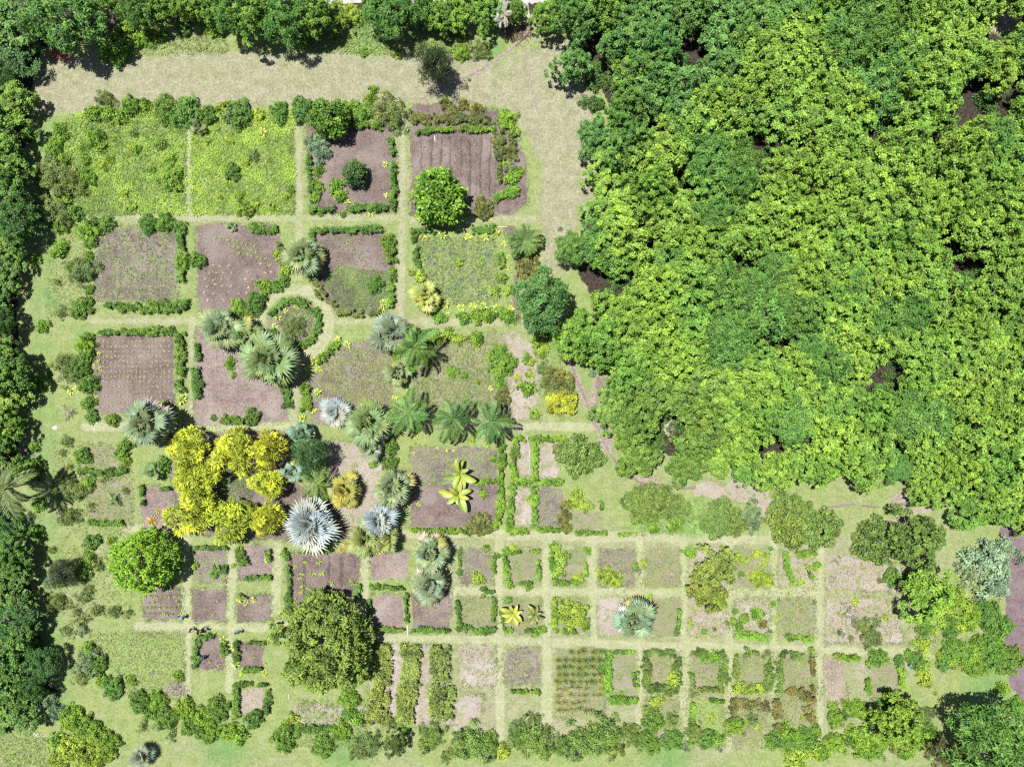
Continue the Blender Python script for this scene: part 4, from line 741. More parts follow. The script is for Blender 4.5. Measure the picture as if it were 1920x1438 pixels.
# ragged low shrubs along the beds of the grid, the bottom fringe and the foot of the forest
RL = RS(2024)
def scatter(n, box, rr, kinds, gap):
    done = []
    for _ in range(n * 6):
        u = RL.uniform(box[0], box[2]); v = RL.uniform(box[1], box[3])
        if any(math.hypot(u - a, v - b) < gap for a, b in done): continue
        done.append((u, v)); k = kinds[RL.randint(len(kinds))]; bush(k, u, v, RL.uniform(*rr))
        if len(done) >= n: break
for x0 in (862, 948, 1036, 1122, 1208, 1292, 1376, 1460):
    for y0, y1 in ((1028, 1098), (1120, 1186), (1224, 1296)):
        if x0 == 1036 and y0 == 1224 or x0 in (862, 948) and y0 == 1224: continue
        for _ in range(3):
            e = RL.randint(4); t = RL.rand(); u, v = ((x0 + 68 * t, y0), (x0 + 68 * t, y1), (x0, y0 + 66 * t), (x0 + 68, y0 + 66 * t))[e]
            bush('gyogd'[RL.randint(5)], u + RL.normal(0, 3), v + RL.normal(0, 3), RL.uniform(3.5, 7.5))
scatter(12, (900, 1345, 1560, 1400), (8, 18), 'ogod', 20)
scatter(8, (1180, 940, 1330, 990), (6, 14), 'oog', 18)
scatter(16, (1700, 1130, 1885, 1260), (7, 16), 'gyd', 14)
scatter(8, (540, 1330, 840, 1400), (6, 14), 'god', 18)
scatter(6, (100, 1345, 200, 1430), (8, 18), 'ggoy', 16)
scatter(5, (250, 1270, 430, 1370), (7, 13), 'god', 15)
scatter(14, (95, 840, 245, 1160), (6, 12), 'oog', 20)
scatter(14, (130, 215, 340, 390), (5, 11), 'gyo', 20)
scatter(12, (370, 220, 540, 390), (4, 9), 'gyy', 20)
scatter(10, (45, 200, 80, 1290), (9, 16), 'gd', 50)
scatter(9, (1560, 1330, 1760, 1420), (9, 18), 'go', 18)
scatter(9, (1545, 1040, 1700, 1200), (4, 8), 'oyt', 18)
scatter(8, (780, 640, 1000, 740), (4, 9), 'ygo', 18)
bush('o', 550, 612, 19, phr='pale green spreading bush inside')

# ------------------------------------------------------------------ palms and banana plants
def fan_frond(seed, spread=105, nseg=17, pet=0.52, blade=0.54, stiff=0.5):
    rng = RS(seed); g = Geo()
    g.tube(np.array([[0, 0, 0], [pet * 0.5, 0, 0.03], [pet, 0, 0.0]]), [0.028, 0.02, 0.014], 0, 5, 0.75, cap=False)
    a = np.radians(np.linspace(-spread, spread, nseg)) + rng.normal(0, .02, nseg)
    for i, t in enumerate(a):
        l = blade * (0.72 + 0.28 * math.cos(t * 0.6)) * rng.uniform(.9, 1.06); w = l * 2.9 / nseg
        d = np.array([math.cos(t), math.sin(t), 0]); s = np.array([-math.sin(t), math.cos(t), 0]); up = np.array([0, 0, 1.0]); o = np.array([pet, 0, 0.0])
        lift = 0.10 * abs(math.sin(t)); dr = stiff * rng.uniform(.7, 1.5)
        m = o + d * l * 0.55 + up * (lift * l - dr * l * 0.18); tip = o + d * l * (1 - dr * .15) + up * (lift * l - dr * l * rng.uniform(.5, .9)) + s * rng.normal(0, .03) * l
        V = [o, m + s * w * .5 - up * w * .22, m + up * w * .25, m - s * w * .5 - up * w * .22, tip]
        g.add(V, [(0, 1, 2), (0, 2, 3), (1, 4, 2), (2, 4, 3)], np.clip(rng.normal(.5, .16), 0, 1))
    return g.mesh('frond', [M_FROND])
def feather_frond(seed, n=30, droop=1.0, wl=0.30):
    rng = RS(seed); g = Geo(); k = 9; P = [np.zeros(3)]; a = 0.15
    for i in range(k):
        P.append(P[-1] + np.array([math.cos(a), 0, math.sin(a)]) / k); a -= droop * (0.05 + 0.22 * i / k)
    P = np.array(P); g.tube(P[::2] if len(P) % 2 else P[:-1:2], np.linspace(.018, .005, len(P[::2])), 0, 4, 0.8, cap=False)
    t = np.linspace(.12, .99, n)
    for tt in t:
        f = tt * k; i = min(int(f), k - 1); p = P[i] * (1 - f + i) + P[i + 1] * (f - i); d = norm(P[i + 1] - P[i])
        l = wl * (math.sin(math.pi * (0.12 + 0.80 * tt)) ** .6) * rng.uniform(.9, 1.1)
        for s in (-1, 1):
            q = norm(d * (0.45 + 0.5 * tt) + np.array([0, s, 0]) + np.array([0, 0, rng.uniform(-.35, .15)])); up = norm(np.cross(np.cross(q, np.array([0, 0, 1.])), q)); w = 0.026
            sd = np.cross(up, q); tip = p + q * l - np.array([0, 0, l * rng.uniform(.1, .4)]); m = p + q * l * .5
            g.add([p, m + sd * w / 2, tip, m - sd * w / 2], [(0, 1, 2), (0, 2, 3)], np.clip(rng.normal(.5, .2), 0, 1))
    return g.mesh('frond', [M_FROND])
def paddle_leaf(seed):
    rng = RS(seed); g = Geo(); k = 9; a = 0.45; p = np.zeros(3); V = []; T = []
    for i in range(k + 1):
        t = i / k; w = 0.05 if t < .16 else 0.36 * math.sin(math.pi * min(1, 0.14 + (t - .16) * 1.0)) ** .65; up = np.array([-math.sin(a), 0, math.cos(a)])
        for j in (-2, -1, 0, 1, 2):
            V.append(p + np.array([0, j / 4 * w, 0]) + up * (abs(j) / 4 * w * .35 + (rng.normal(0, .008) if abs(j) == 2 else 0))); T.append(0.9 if j == 0 else np.clip(.5 + rng.normal(0, .15), 0, 1))
        p = p + np.array([math.cos(a), 0, math.sin(a)]) / k; a -= 0.13 + 0.03 * i / k
    F = []
    for i in range(k):
        for j in range(4): b = i * 5 + j; F += [(b, b + 5, b + 6), (b, b + 6, b + 1)]
    g.add(V, F, T); return g.mesh('leaf', [M_FROND])
FAN = [fan_frond(500 + s) for s in range(3)]; FANS = [fan_frond(510 + s, spread=125, nseg=22, pet=.42, blade=.66, stiff=.22) for s in range(3)]
FEA = [feather_frond(520 + s, 34, .95) for s in range(3)]; COC = [feather_frond(530 + s, 40, 1.3, .22) for s in range(2)]; PAD = [paddle_leaf(540 + s) for s in range(3)]
def palm_trunk(h, r):
    g = Geo(); n = max(4, int(h / .35)); z = np.linspace(-.05, h, n); rad = r * (1.35 - .45 * np.linspace(0, 1, n)) * (1 + .06 * (np.arange(n) % 2)); g.tube(np.stack([0 * z + .04 * np.sin(z), 0 * z, z], 1), rad, 0, 8)
    return g.mesh('trunk', [M_PALMBARK])
def palm(kind, u, v, r, h, n, col, label, dead=0, name=None, cat='palm', group='palms in the garden', deadcol=None):
    x, y = G(u, v, h + .3); o = empty(name or {'fan': 'fan_palm', 'silver': 'silver_palm', 'feather': 'feather_palm', 'coco': 'coconut_palm', 'paddle': 'banana_plant'}[kind], (x, y, 0), RG.uniform(0, 6.28))
    L = r * S * (CAMH - h) / CAMH * 1.08; protos = {'fan': FAN, 'silver': FANS, 'feather': FEA, 'coco': COC, 'paddle': PAD}[kind]; pn = 'leaf' if kind == 'paddle' else 'frond'
    if h > .25: new_obj('trunk', palm_trunk(h, (0.20 if kind in ('fan', 'silver') else .13) if kind != 'paddle' else .09), o)
    lo, hi = {'fan': (-0.38, 1.4), 'silver': (-0.30, 1.4), 'feather': (-0.2, 0.75), 'coco': (-0.3, 0.9), 'paddle': (0.05, 0.75)}[kind]
    n = int(n * (.74 if kind in ('fan', 'silver') else .8 if kind == 'feather' else 1))
    for i in range(n):
        t = i / max(n - 1, 1); el = lo + (hi - lo) * t ** 1.25 + RG.uniform(-.22, .18); az = i * 2.39996 + RG.uniform(-.3, .3); l = L * RG.uniform(.74, 1.14) * (1 - .35 * max(0, t - .6) / .4)
        f = new_obj(pn, protos[i % len(protos)], o, (0, 0, h - .02 + .12 * t)); f.scale = (l, l, l); f.rotation_euler = (RG.uniform(-.6, .6), -el, az)
        f.color = (*vary(col if not (kind in ('fan',) and t < .18 and RG.rand() < .5) else (0.25, 0.26, 0.07), RG, .24, .08), 1)
    for i in range(dead):
        az = RG.uniform(0, 6.28) if dead > 8 else 0.9 + RG.normal(0, .9); l = L * RG.uniform(.95, 1.18); f = new_obj(pn, protos[i % len(protos)], o, (0, 0, h - .15)); f.scale = (l, l, l)
        f.rotation_euler = (RG.uniform(-.5, .5), RG.uniform(.15, .6) if h > 2 else RG.uniform(.1, .4), az); f.color = (*vary(((0.28, 0.21, 0.10), (0.38, 0.33, 0.30), (0.36, 0.31, 0.27), (0.30, 0.28, 0.10))[i % 4], RG), 1)
    tag(o, label, cat, group); return o
FG = (0.135, 0.195, 0.065); FB = (0.135, 0.185, 0.078); SV = (0.225, 0.255, 0.240); FE = (0.075, 0.165, 0.035)
palm('fan', 412, 615, 40, 2.6, 30, FB, 'green-grey fan palm left of the round bed, upper left of three', dead=2)
palm('fan', 456, 627, 32, 2.2, 24, FG, 'smaller fan palm wedged between two larger ones by the round bed')
palm('fan', 503, 676, 52, 3.4, 36, FG, 'large fan palm with brown fronds just below the round bed', dead=6)
palm('fan', 735, 626, 42, 3.0, 30, (0.145, 0.19, 0.115), 'grey-green fan palm right of the round bed beside a feather palm')
palm('fan', 745, 700, 27, 2.0, 18, FB, 'small grey-green fan palm below the crossing feather palm')
palm('fan', 566, 478, 38, 2.6, 34, (0.13, 0.18, 0.07), 'lone fan palm on the path above the round bed', dead=1)
palm('fan', 797, 556, 30, 1.6, 28, (0.24, 0.27, 0.065), 'yellowish fan palm at the corner of the grassy bed')
palm('fan', 270, 795, 44, 4.5, 34, (0.125, 0.165, 0.075), 'fan palm with a ruff of orange and white dead fronds', dead=14)
palm('fan', 693, 792, 44, 3.2, 34, FG, 'tall fan palm with yellow tips above the palm grove', dead=7)
palm('fan', 690, 838, 28, 2.0, 18, (0.15, 0.20, 0.10), 'drooping fan palm directly below the yellow tipped one', dead=3)
palm('fan', 565, 812, 24, 2.0, 20, (0.10, 0.18, 0.11), 'bluish young palm at the top right of the golden trees')
palm('fan', 548, 885, 26, 1.8, 20, (0.15, 0.22, 0.15), 'blue-grey fan palm right of the golden trees')
palm('fan', 735, 916, 39, 3.0, 34, (0.15, 0.20, 0.085), 'fan palm with pale dead fronds right of the palm grove', dead=9)
palm('silver', 580, 983, 50, 2.4, 40, SV, 'large round silver-white palm below the golden trees')
palm('silver', 707, 976, 36, 3.0, 20, SV, 'silver-white palm overlapping a green fan palm')
palm('fan', 688, 1010, 40, 2.6, 28, (0.17, 0.21, 0.06), 'green fan palm in front of the right-hand silver palm', dead=3)
palm('fan', 722, 1012, 30, 2.2, 20, (0.19, 0.21, 0.05), 'yellowish fan palm at the lower right of the silver palm')
palm('silver', 625, 772, 29, 1.4, 26, SV, 'small silver palm in the weedy bed above the grove')
palm('fan', 645, 921, 34, 1.8, 30, (0.25, 0.24, 0.045), 'golden green palm in the middle of the palm grove')
palm('fan', 805, 1038, 36, 2.6, 30, (0.14, 0.185, 0.085), 'upper of two stacked fan palms left of the grid beds', dead=7)
palm('fan', 805, 1098, 36, 2.4, 28, (0.13, 0.18, 0.10), 'lower of two stacked fan palms left of the grid beds', dead=9)
palm('fan', 1192, 1162, 38, 2.6, 34, (0.12, 0.185, 0.095), 'fan palm with pink and orange dead ruff inside the grid', dead=22)
palm('fan', 285, 885, 20, 1.0, 18, (0.12, 0.19, 0.06), 'small green fan palm left of the golden trees')
palm('fan', 370, 237, 15, 0.8, 14, (0.12, 0.16, 0.06), 'small fan palm at the top of the left meadow plot')
palm('fan', 432, 424, 11, 0.5, 12, (0.13, 0.19, 0.05), 'little fan palm on the top edge of the dotted bed')
palm('silver', 262, 1420, 24, 1.5, 20, (0.14, 0.18, 0.12), 'grey fan palm at the bottom edge near the left corner')
palm('feather', 776, 650, 42, 5.0, 17, (0.085, 0.19, 0.030), 'tall bright feather palm casting a star-shaped shadow')
palm('feather', 764, 776, 42, 4.5, 16, (0.085, 0.19, 0.030), 'bright feather palm left of the twin feather palms')
palm('feather', 850, 786, 46, 4.5, 17, FE, 'left of the twin dark feather palms above the soil bed')
palm('feather', 920, 792, 46, 4.5, 17, FE, 'right of the twin dark feather palms above the soil bed')
palm('feather', 590, 906, 36, 3.0, 16, (0.105, 0.19, 0.030), 'green feather palm left of the golden green palm')
palm('feather', 982, 450, 34, 2.0, 44, (0.105, 0.185, 0.040), 'bushy feather palm right of the grassy bed')
palm('coco', 3, 916, 64, 6.5, 15, (0.165, 0.205, 0.060), 'coconut palm with long pale fronds at the left edge', dead=0)
palm('feather', 472, 290, 14, 0.6, 12, (0.11, 0.18, 0.04), 'small feathery young palm in the right meadow plot')
palm('feather', 955, 310, 14, 0.6, 12, (0.12, 0.18, 0.04), 'small feather palm in the hedge right of the furrowed bed')
palm('feather', 210, 938, 13, 0.8, 12, (0.12, 0.20, 0.06), 'small young palm alone on the lower left lawn')
palm('feather', 943, 25, 22, 3.5, 13, (0.45, 0.41, 0.38), 'dead bleached palm star among the top boundary trees', dead=0)
palm('paddle', 862, 888, 33, 1.0, 8, (0.16, 0.22, 0.035), 'upper banana plant with broad leaves in the soil bed', group='banana plants')
palm('paddle', 858, 929, 33, 1.0, 8, (0.18, 0.23, 0.035), 'lower banana plant with broad leaves in the soil bed', group='banana plants')
palm('paddle', 962, 1150, 24, 0.6, 9, (0.235, 0.265, 0.045), 'yellow banana plant in a small grid bed', group='banana plants')
palm('paddle', 1003, 1153, 22, 0.6, 9, (0.12, 0.14, 0.035), 'dark olive broad-leaved plant beside the yellow banana plant', group='banana plants')
bush('y', 1073, 1153, 26, phr='big yellow-green round bush')
bush('y', 1140, 1080, 16); bush('y', 1155, 1090, 12); bush('y', 895, 1085, 12); bush('y', 1055, 1045, 13); bush('y', 1045, 1068, 14); bush('y', 1085, 1085, 10); bush('y', 960, 1027, 7)

# ------------------------------------------------------------------ weeds, rough grass, ground cover: nobody could count them
def weeds(poly, dens, size, col, label, name='weeds', wide=0.22, patch=0.5, up=0.55):
    rng = RS(int(abs(poly[0][0] * 3 + poly[0][1] * 11)) % 99991); P = np.array(poly, float); lo, hi = P.min(0), P.max(0)
    area = (hi - lo).prod() * S * S; n = int(area * dens); uu = rng.uniform(lo[0], hi[0], n); vv = rng.uniform(lo[1], hi[1], n)
    k = inpoly(uu, vv, poly) & (fbm(uu / 14, vv / 14) + rng.normal(0, .10, n) > 1 - patch - .12); uu = uu[k]; vv = vv[k]; n = len(uu)
    if n < 5: return
    cl = fbm(uu / 22 + 60, vv / 22); m = 3; x = np.repeat((uu - 960) * S, m); y = np.repeat((719 - vv) * S, m); N = n * m
    az = rng.uniform(0, 6.28, N); el = rng.uniform(.25, 1.25, N); D = np.stack([np.cos(az) * np.cos(el), np.sin(az) * np.cos(el), np.sin(el)], 1)
    Nn = np.stack([-np.cos(az) * np.sin(el), -np.sin(az) * np.sin(el), np.cos(el)], 1) + rng.normal(0, .3, (N, 3)) + np.array([0, 0, up])
    l = size * rng.uniform(.6, 1.5, N) * np.repeat(.55 + .9 * cl, m); g = Geo(); V, F = leaves(np.stack([x, y, np.full(N, .02)], 1), Nn, D, l, l * wide); V[:, 2] = np.maximum(V[:, 2], 0.012)
    g.add(V, F, np.repeat(np.clip(np.repeat(.5 + (cl - .5) * 1.3, m) + rng.normal(0, .2, N), 0, 1), 4))
    tag(new_obj(name, g.mesh(name, [M_LEAF]), color=col), label, 'weeds', kind='stuff')
GRN = (0.200, 0.310, 0.060)
weeds([(105, 235), (180, 198), (350, 205), (349, 402), (150, 405), (100, 330)], 42, .30, GRN, 'tall green weeds filling the left meadow plot', patch=.66)
weeds([(357, 208), (552, 208), (555, 404), (358, 404)], 42, .28, (0.225, 0.340, 0.055), 'bright green weeds filling the right meadow plot', patch=.68)
weeds([(168, 1188), (345, 1186), (347, 1262), (330, 1312), (250, 1300), (210, 1250)], 30, .20, (0.20, 0.25, 0.095), 'short pale weeds in the lower left meadow', patch=.7)
weeds([(783, 445), (930, 445), (935, 570), (800, 575), (783, 545)], 36, .26, (0.165, 0.215, 0.085), 'loose grass inside the bed ringed by yellow plants', patch=.75)
weeds([(180, 430), (325, 430), (325, 560), (182, 562)], 26, .20, (0.15, 0.18, 0.085), 'sparse weeds over the square weedy bed', patch=.55)
weeds([(600, 520), (640, 500), (730, 510), (730, 580), (645, 588)], 80, .22, (0.145, 0.205, 0.075), 'green weeds at the foot of the soil bed above the round bed', patch=.8)
weeds([(610, 440), (720, 440), (725, 500), (610, 510)], 10, .24, (0.18, 0.20, 0.10), 'scattered thin weeds in the soil bed above the round bed', patch=.45)
weeds([(525, 580), (580, 575), (590, 630), (530, 640)], 40, .24, (0.15, 0.20, 0.07), 'pale herbs in the middle of the round bed', patch=.75)
weeds([(600, 690), (650, 650), (735, 660), (735, 780), (600, 780)], 26, .22, (0.17, 0.20, 0.065), 'weeds over the bed above the silver palm', patch=.6)
weeds([(775, 645), (930, 630), (955, 700), (930, 760), (775, 770)], 28, .24, (0.15, 0.19, 0.06), 'rough grass in the bed above the twin palms', patch=.6)
weeds([(775, 845), (930, 845), (930, 895), (775, 900)], 22, .20, (0.17, 0.21, 0.085), 'weeds in the upper part of the banana bed', patch=.5)
weeds([(395, 890), (475, 880), (475, 955), (420, 940)], 40, .22, (0.12, 0.18, 0.06), 'grass in the clearing between the golden trees', patch=.8)
weeds([(640, 20), (830, 20), (880, 60), (870, 105), (640, 102), (560, 95)], 26, .30, (0.17, 0.24, 0.07), 'tall grass along the top lawn edge', patch=.65)
weeds([(250, 70), (420, 60), (430, 100), (200, 108)], 22, .26, (0.18, 0.23, 0.075), 'rough grass below the upper left boundary trees', patch=.6)
weeds([(1190, 960), (1320, 930), (1330, 1000), (1190, 1005)], 26, .30, (0.16, 0.27, 0.07), 'lush grass patch at the forest foot', patch=.65)
weeds([(1000, 620), (1060, 620), (1085, 790), (1010, 790), (1005, 700)], 18, .22, (0.16, 0.22, 0.07), 'grass beside the yellow hedge block', patch=.5)
weeds([(-40, 1350), (25, 1350), (110, 1400), (118, 1480), (-40, 1480)], 26, .22, (0.17, 0.20, 0.075), 'weedy grass in the bottom left corner', patch=.6)
weeds([(860, 1030), (925, 1030), (925, 1095), (860, 1095)], 22, .18, (0.16, 0.19, 0.085), 'sparse weeds in the first upper grid bed', patch=.5)
weeds([(1120, 1030), (1275, 1030), (1275, 1100), (1120, 1100)], 22, .20, (0.17, 0.19, 0.075), 'dry weeds in the empty upper grid beds', patch=.5)
weeds([(1290, 1030), (1530, 1030), (1530, 1195), (1290, 1195)], 16, .24, (0.18, 0.22, 0.07), 'rough weeds around the open yellowish tree', patch=.5)
weeds([(1545, 1040), (1700, 1060), (1700, 1200), (1545, 1200)], 14, .24, (0.20, 0.21, 0.10), 'thin weeds on the pale rough plot', patch=.45)
weeds([(860, 1120), (1015, 1120), (1015, 1185), (860, 1185)], 22, .20, (0.19, 0.22, 0.09), 'pale weeds in the lower grid beds on the left', patch=.55)
weeds([(1210, 1230), (1530, 1230), (1530, 1400), (1210, 1400)], 18, .22, (0.17, 0.21, 0.065), 'rough grass between the shaggy and red hedges', patch=.5)
weeds([(865, 1210), (1012, 1212), (1010, 1300), (900, 1310), (850, 1300)], 14, .20, (0.17, 0.19, 0.09), 'thin weeds on the pale lower grid beds', patch=.4)
weeds([(1700, 1150), (1880, 1120), (1880, 1260), (1700, 1250)], 18, .26, (0.18, 0.23, 0.06), 'grass and herbs among the right-hand thicket', patch=.5)
weeds([(90, 420), (160, 420), (165, 600), (90, 600)], 14, .20, (0.16, 0.21, 0.07), 'rough grass among bushes of the upper left lawn', patch=.5)
weeds([(100, 830), (250, 830), (250, 1150), (100, 1150)], 12, .20, (0.16, 0.20, 0.07), 'rough grass among bushes of the lower left lawn', patch=.5)
weeds([(560, 1310), (690, 1310), (690, 1400), (540, 1400)], 22, .24, (0.14, 0.22, 0.06), 'weeds below the biggest tree', patch=.55)
weeds([(370, 650), (520, 720), (530, 780), (370, 790)], 3, .20, (0.17, 0.20, 0.09), 'few thin weeds on the bare bed below the palms', patch=.4)

# short grass: tufts over the lawns and along the bed edges
def grass(uu, vv, size, col, label, name, seed):
    rng = RS(seed); n = len(uu); m = 3; x = np.repeat((uu - 960) * S, m); y = np.repeat((719 - vv) * S, m); N = n * m
    az = rng.uniform(0, 6.28, N); el = rng.uniform(.15, 1.0, N); D = np.stack([np.cos(az) * np.cos(el), np.sin(az) * np.cos(el), np.sin(el)], 1)
    Nn = np.stack([-np.cos(az) * np.sin(el), -np.sin(az) * np.sin(el), np.cos(el)], 1) + rng.normal(0, .3, (N, 3)) + np.array([0, 0, .6]); l = size * rng.uniform(.5, 1.5, N)
    V, F = leaves(np.stack([x, y, np.full(N, .008)], 1), Nn, D, l, l * .3); V[:, 2] = np.maximum(V[:, 2], 0.008); g = Geo()
    g.add(V, F, np.repeat(np.clip(np.repeat(.5 + (fbm(uu / 30, vv / 30) - .5) * 1.6, m) + rng.normal(0, .22, N), 0, 1), 4)); tag(new_obj(name, g.mesh(name, [M_LEAF]), color=col), label, 'grass', kind='stuff')
rng = RS(812); eu = []; ev = []
for nm, mt, pl in BEDS:
    for (a, b), (c, d) in zip(pl, pl[1:] + pl[:1]):
        L = math.hypot(c - a, d - b); n = int(L * 1.6); t = rng.rand(n); eu.append(a + (c - a) * t + rng.normal(0, 2.6, n)); ev.append(b + (d - b) * t + rng.normal(0, 2.6, n))
eu = np.concatenate(eu); ev = np.concatenate(ev); k = fbm(eu / 12, ev / 12) > .42
grass(eu[k], ev[k], .16, (0.17, 0.215, 0.080), 'ragged grass creeping over the bed edges', 'edge_grass', 1)
n = 26000; lu = []; lv = []
for nm, mt, pl in BEDS:
    if mt in ('soil', 'soilw', 'pink', 'pale'):
        P = np.array(pl); lo, hi = P.min(0), P.max(0); m_ = int((hi - lo).prod() * .09); a = rng.uniform(lo[0], hi[0], m_); b = rng.uniform(lo[1], hi[1], m_); k = inpoly(a, b, pl) & (fbm(a / 9, b / 9) > .44); lu.append(a[k]); lv.append(b[k])
lu = np.concatenate(lu); lv = np.concatenate(lv)
grass(lu, lv, .13, (0.21, 0.175, 0.155), 'dry fallen leaves and straw scattered over the soil beds', 'leaf_litter', 4)
n = 70000; uu = rng.uniform(40, 1880, n); vv = rng.uniform(40, 1438, n); k = ~inpoly(uu, vv, FOREST) & (fbm(uu / 18, vv / 18) > .5)
for nm, mt, pl in BEDS:
    if mt not in ('weed', 'dryg'): k &= ~inpoly(uu, vv, pl)
top = (vv < 210) | ((uu > 985) & (vv < 520))
grass(uu[k & ~top], vv[k & ~top], .11, (0.19, 0.22, 0.10), 'short mown grass over the garden lawns and paths', 'lawn_grass', 2)
grass(uu[k & top], vv[k & top], .11, (0.21, 0.205, 0.125), 'short dry grass of the top lawn', 'lawn_grass', 3)

# ------------------------------------------------------------------ piles, poles and small fittings
def twig_pile(u, v, ru, rv, n, mat, label, name='brush_pile', L=1.4):
    rng = RS(int(u * 3 + v)); g = Geo()
    for i in range(n):
        a = rng.uniform(0, 6.28); rr = math.sqrt(rng.rand()); cx, cy_ = rr * ru * S * math.cos(a), rr * rv * S * math.sin(a); az = rng.normal(.8, .9); l = L * rng.uniform(.4, 1); z = .03 + (1 - rr) * .35 * rng.rand()
        d = np.array([math.cos(az), math.sin(az), rng.normal(0, .08)]); p = np.array([cx, cy_, z]); e0 = p - d * l / 2; e1 = p + d * l / 2; mid = p + rng.normal(0, .06, 3)
        pts = np.array([e0, mid, e1]); pts[:, 2] = np.maximum(pts[:, 2], .02); g.tube(pts, [.03, .022, .008], 0, 4)
    x, y = G(u, v); tag(new_obj(name, g.mesh(name, [mat]), None, (x, y, 0)), label, 'brush pile')
twig_pile(204, 32, 20, 24, 150, M_TWIG, 'grey heap of cut branches under the top left trees', L=2.2)
twig_pile(330, 1293, 24, 14, 130, M_TWIG, 'grey brush pile at the foot of the lower left meadow')
twig_pile(972, 62, 24, 16, 130, plain('brown_twig', (0.14, 0.085, 0.075)), 'dark brown brush pile where the footpath forks', L=2.0)
twig_pile(1255, 803, 9, 10, 40, M_PALETWIG, 'pale broken branches in a small forest clearing', L=1.6)
twig_pile(1865, 40, 20, 16, 70, M_PALETWIG, 'pale brush on bare earth in the top right corner', L=1.6)
twig_pile(1245, 1375, 6, 10, 26, M_PALETWIG, 'pale dead branches in the overgrown bottom grid bed', L=1.4)
rng = RS(9); n = 420; a = rng.uniform(0, 6.28, n); rr = np.sqrt(rng.rand(n)); g = Geo()
V, F = leaves(np.stack([rr * np.cos(a) * 22 * S, rr * np.sin(a) * 9 * S, .03 + .25 * (1 - rr) * rng.rand(n)], 1), rng.normal(0, .5, (n, 3)) + np.array([0, 0, 1]), rng.normal(0, 1, (n, 3)), rng.uniform(.18, .36, n), rng.uniform(.1, .2, n))
V[:, 2] = np.maximum(V[:, 2], .012); g.add(V, F, np.repeat(rng.rand(n), 4)); x, y = G(112, 105)
tag(new_obj('leaf_pile', g.mesh('leaf_pile', [M_FROND]), None, (x, y, 0), -.25, color=(0.42, 0.16, 0.14)), 'heap of pinkish red fallen leaves below the dark feathery tree', 'leaf pile')
def pole(u0, v0, u1, v1, r, mat, label, name='wooden_pole', z=None):
    z = r if z is None else z; a = np.array([*G(u0, v0), z]); b = np.array([*G(u1, v1), z]); c = (a + b) / 2; g = Geo(); g.tube(np.array([a - c, (b - a) * .1 + [0, 0, .004], b - c]), [r, r * .95, r * .85], 0, 8)
    tag(new_obj(name, g.mesh(name, [mat]), None, tuple(c)), label, 'pole')
M_WHITE = plain('white_paint', (0.62, 0.60, 0.56), nz=.1)
pole(858, 432, 882, 429, .07, M_WOOD, 'wooden pole lying on the top edge of the grassy bed')
pole(928, 426, 953, 426, .06, M_WOOD, 'pale pole lying right of the grassy bed top hedge')
pole(764, 1172, 765, 1191, .06, M_WHITE, 'short white pole lying on the path beside the pale bed', 'white_pole')
pole(815, 255, 816, 265, .05, M_WHITE, 'little white stake at the left edge of the furrowed bed', 'white_stake')
pole(554, 1347, 577, 1357, .06, M_WOOD, 'yellowish pole on the soil below the biggest tree')
pole(595, 1327, 609, 1320, .06, M_WOOD, 'short yellowish pole in grass below the biggest tree')
pole(541, 1300, 543, 1312, .06, M_PALETWIG, 'short grey log at the lower left of the biggest tree', 'grey_log')
x, y = G(982, 860); g = Geo(); t = np.linspace(0, 2 * math.pi, 25); g.tube(np.stack([.36 * np.cos(t), .36 * np.sin(t), .07 + 0 * t], 1), .07, 0, 6, cap=False)
tag(new_obj('stone_ring', g.mesh('stone_ring', [plain('grey_concrete', (0.20, 0.21, 0.17))]), None, (x, y, 0)), 'small grey ring on bare earth inside the cross-hedged beds', 'ring')
sheet('footpath', strip([(989, 818), (992, 840), (993, 870), (990, 890)], 4.5), M_ROAD, z=0.06, rough=0.02, relief=0.0)
sheet('footpath', [(697, 1000), (697, 1001), (698, 1001), (698, 1000)], M_ROAD) if False else None
rng = RS(3); g = Geo(); d = sph(rng, 40); d[:, 2] = np.abs(d[:, 2])
gx = np.linspace(0, 6.28, 9)[:-1]; V = [[0, 0, .2]] + [[.26 * math.cos(a) * rng.uniform(.8, 1.1), .22 * math.sin(a) * rng.uniform(.8, 1.1), .12] for a in gx] + [[.32 * math.cos(a), .27 * math.sin(a), -.02] for a in gx]
F = [(0, 1 + i, 1 + (i + 1) % 8) for i in range(8)] + [q for i in range(8) for q in ((1 + i, 9 + i, 9 + (i + 1) % 8), (1 + i, 9 + (i + 1) % 8, 1 + (i + 1) % 8))]
g.add(V, F); x, y = G(103, 802); tag(new_obj('white_stone', g.mesh('white_stone', [M_WHITE]), None, (x, y, 0)), 'small white stone on the middle left lawn', 'stone')

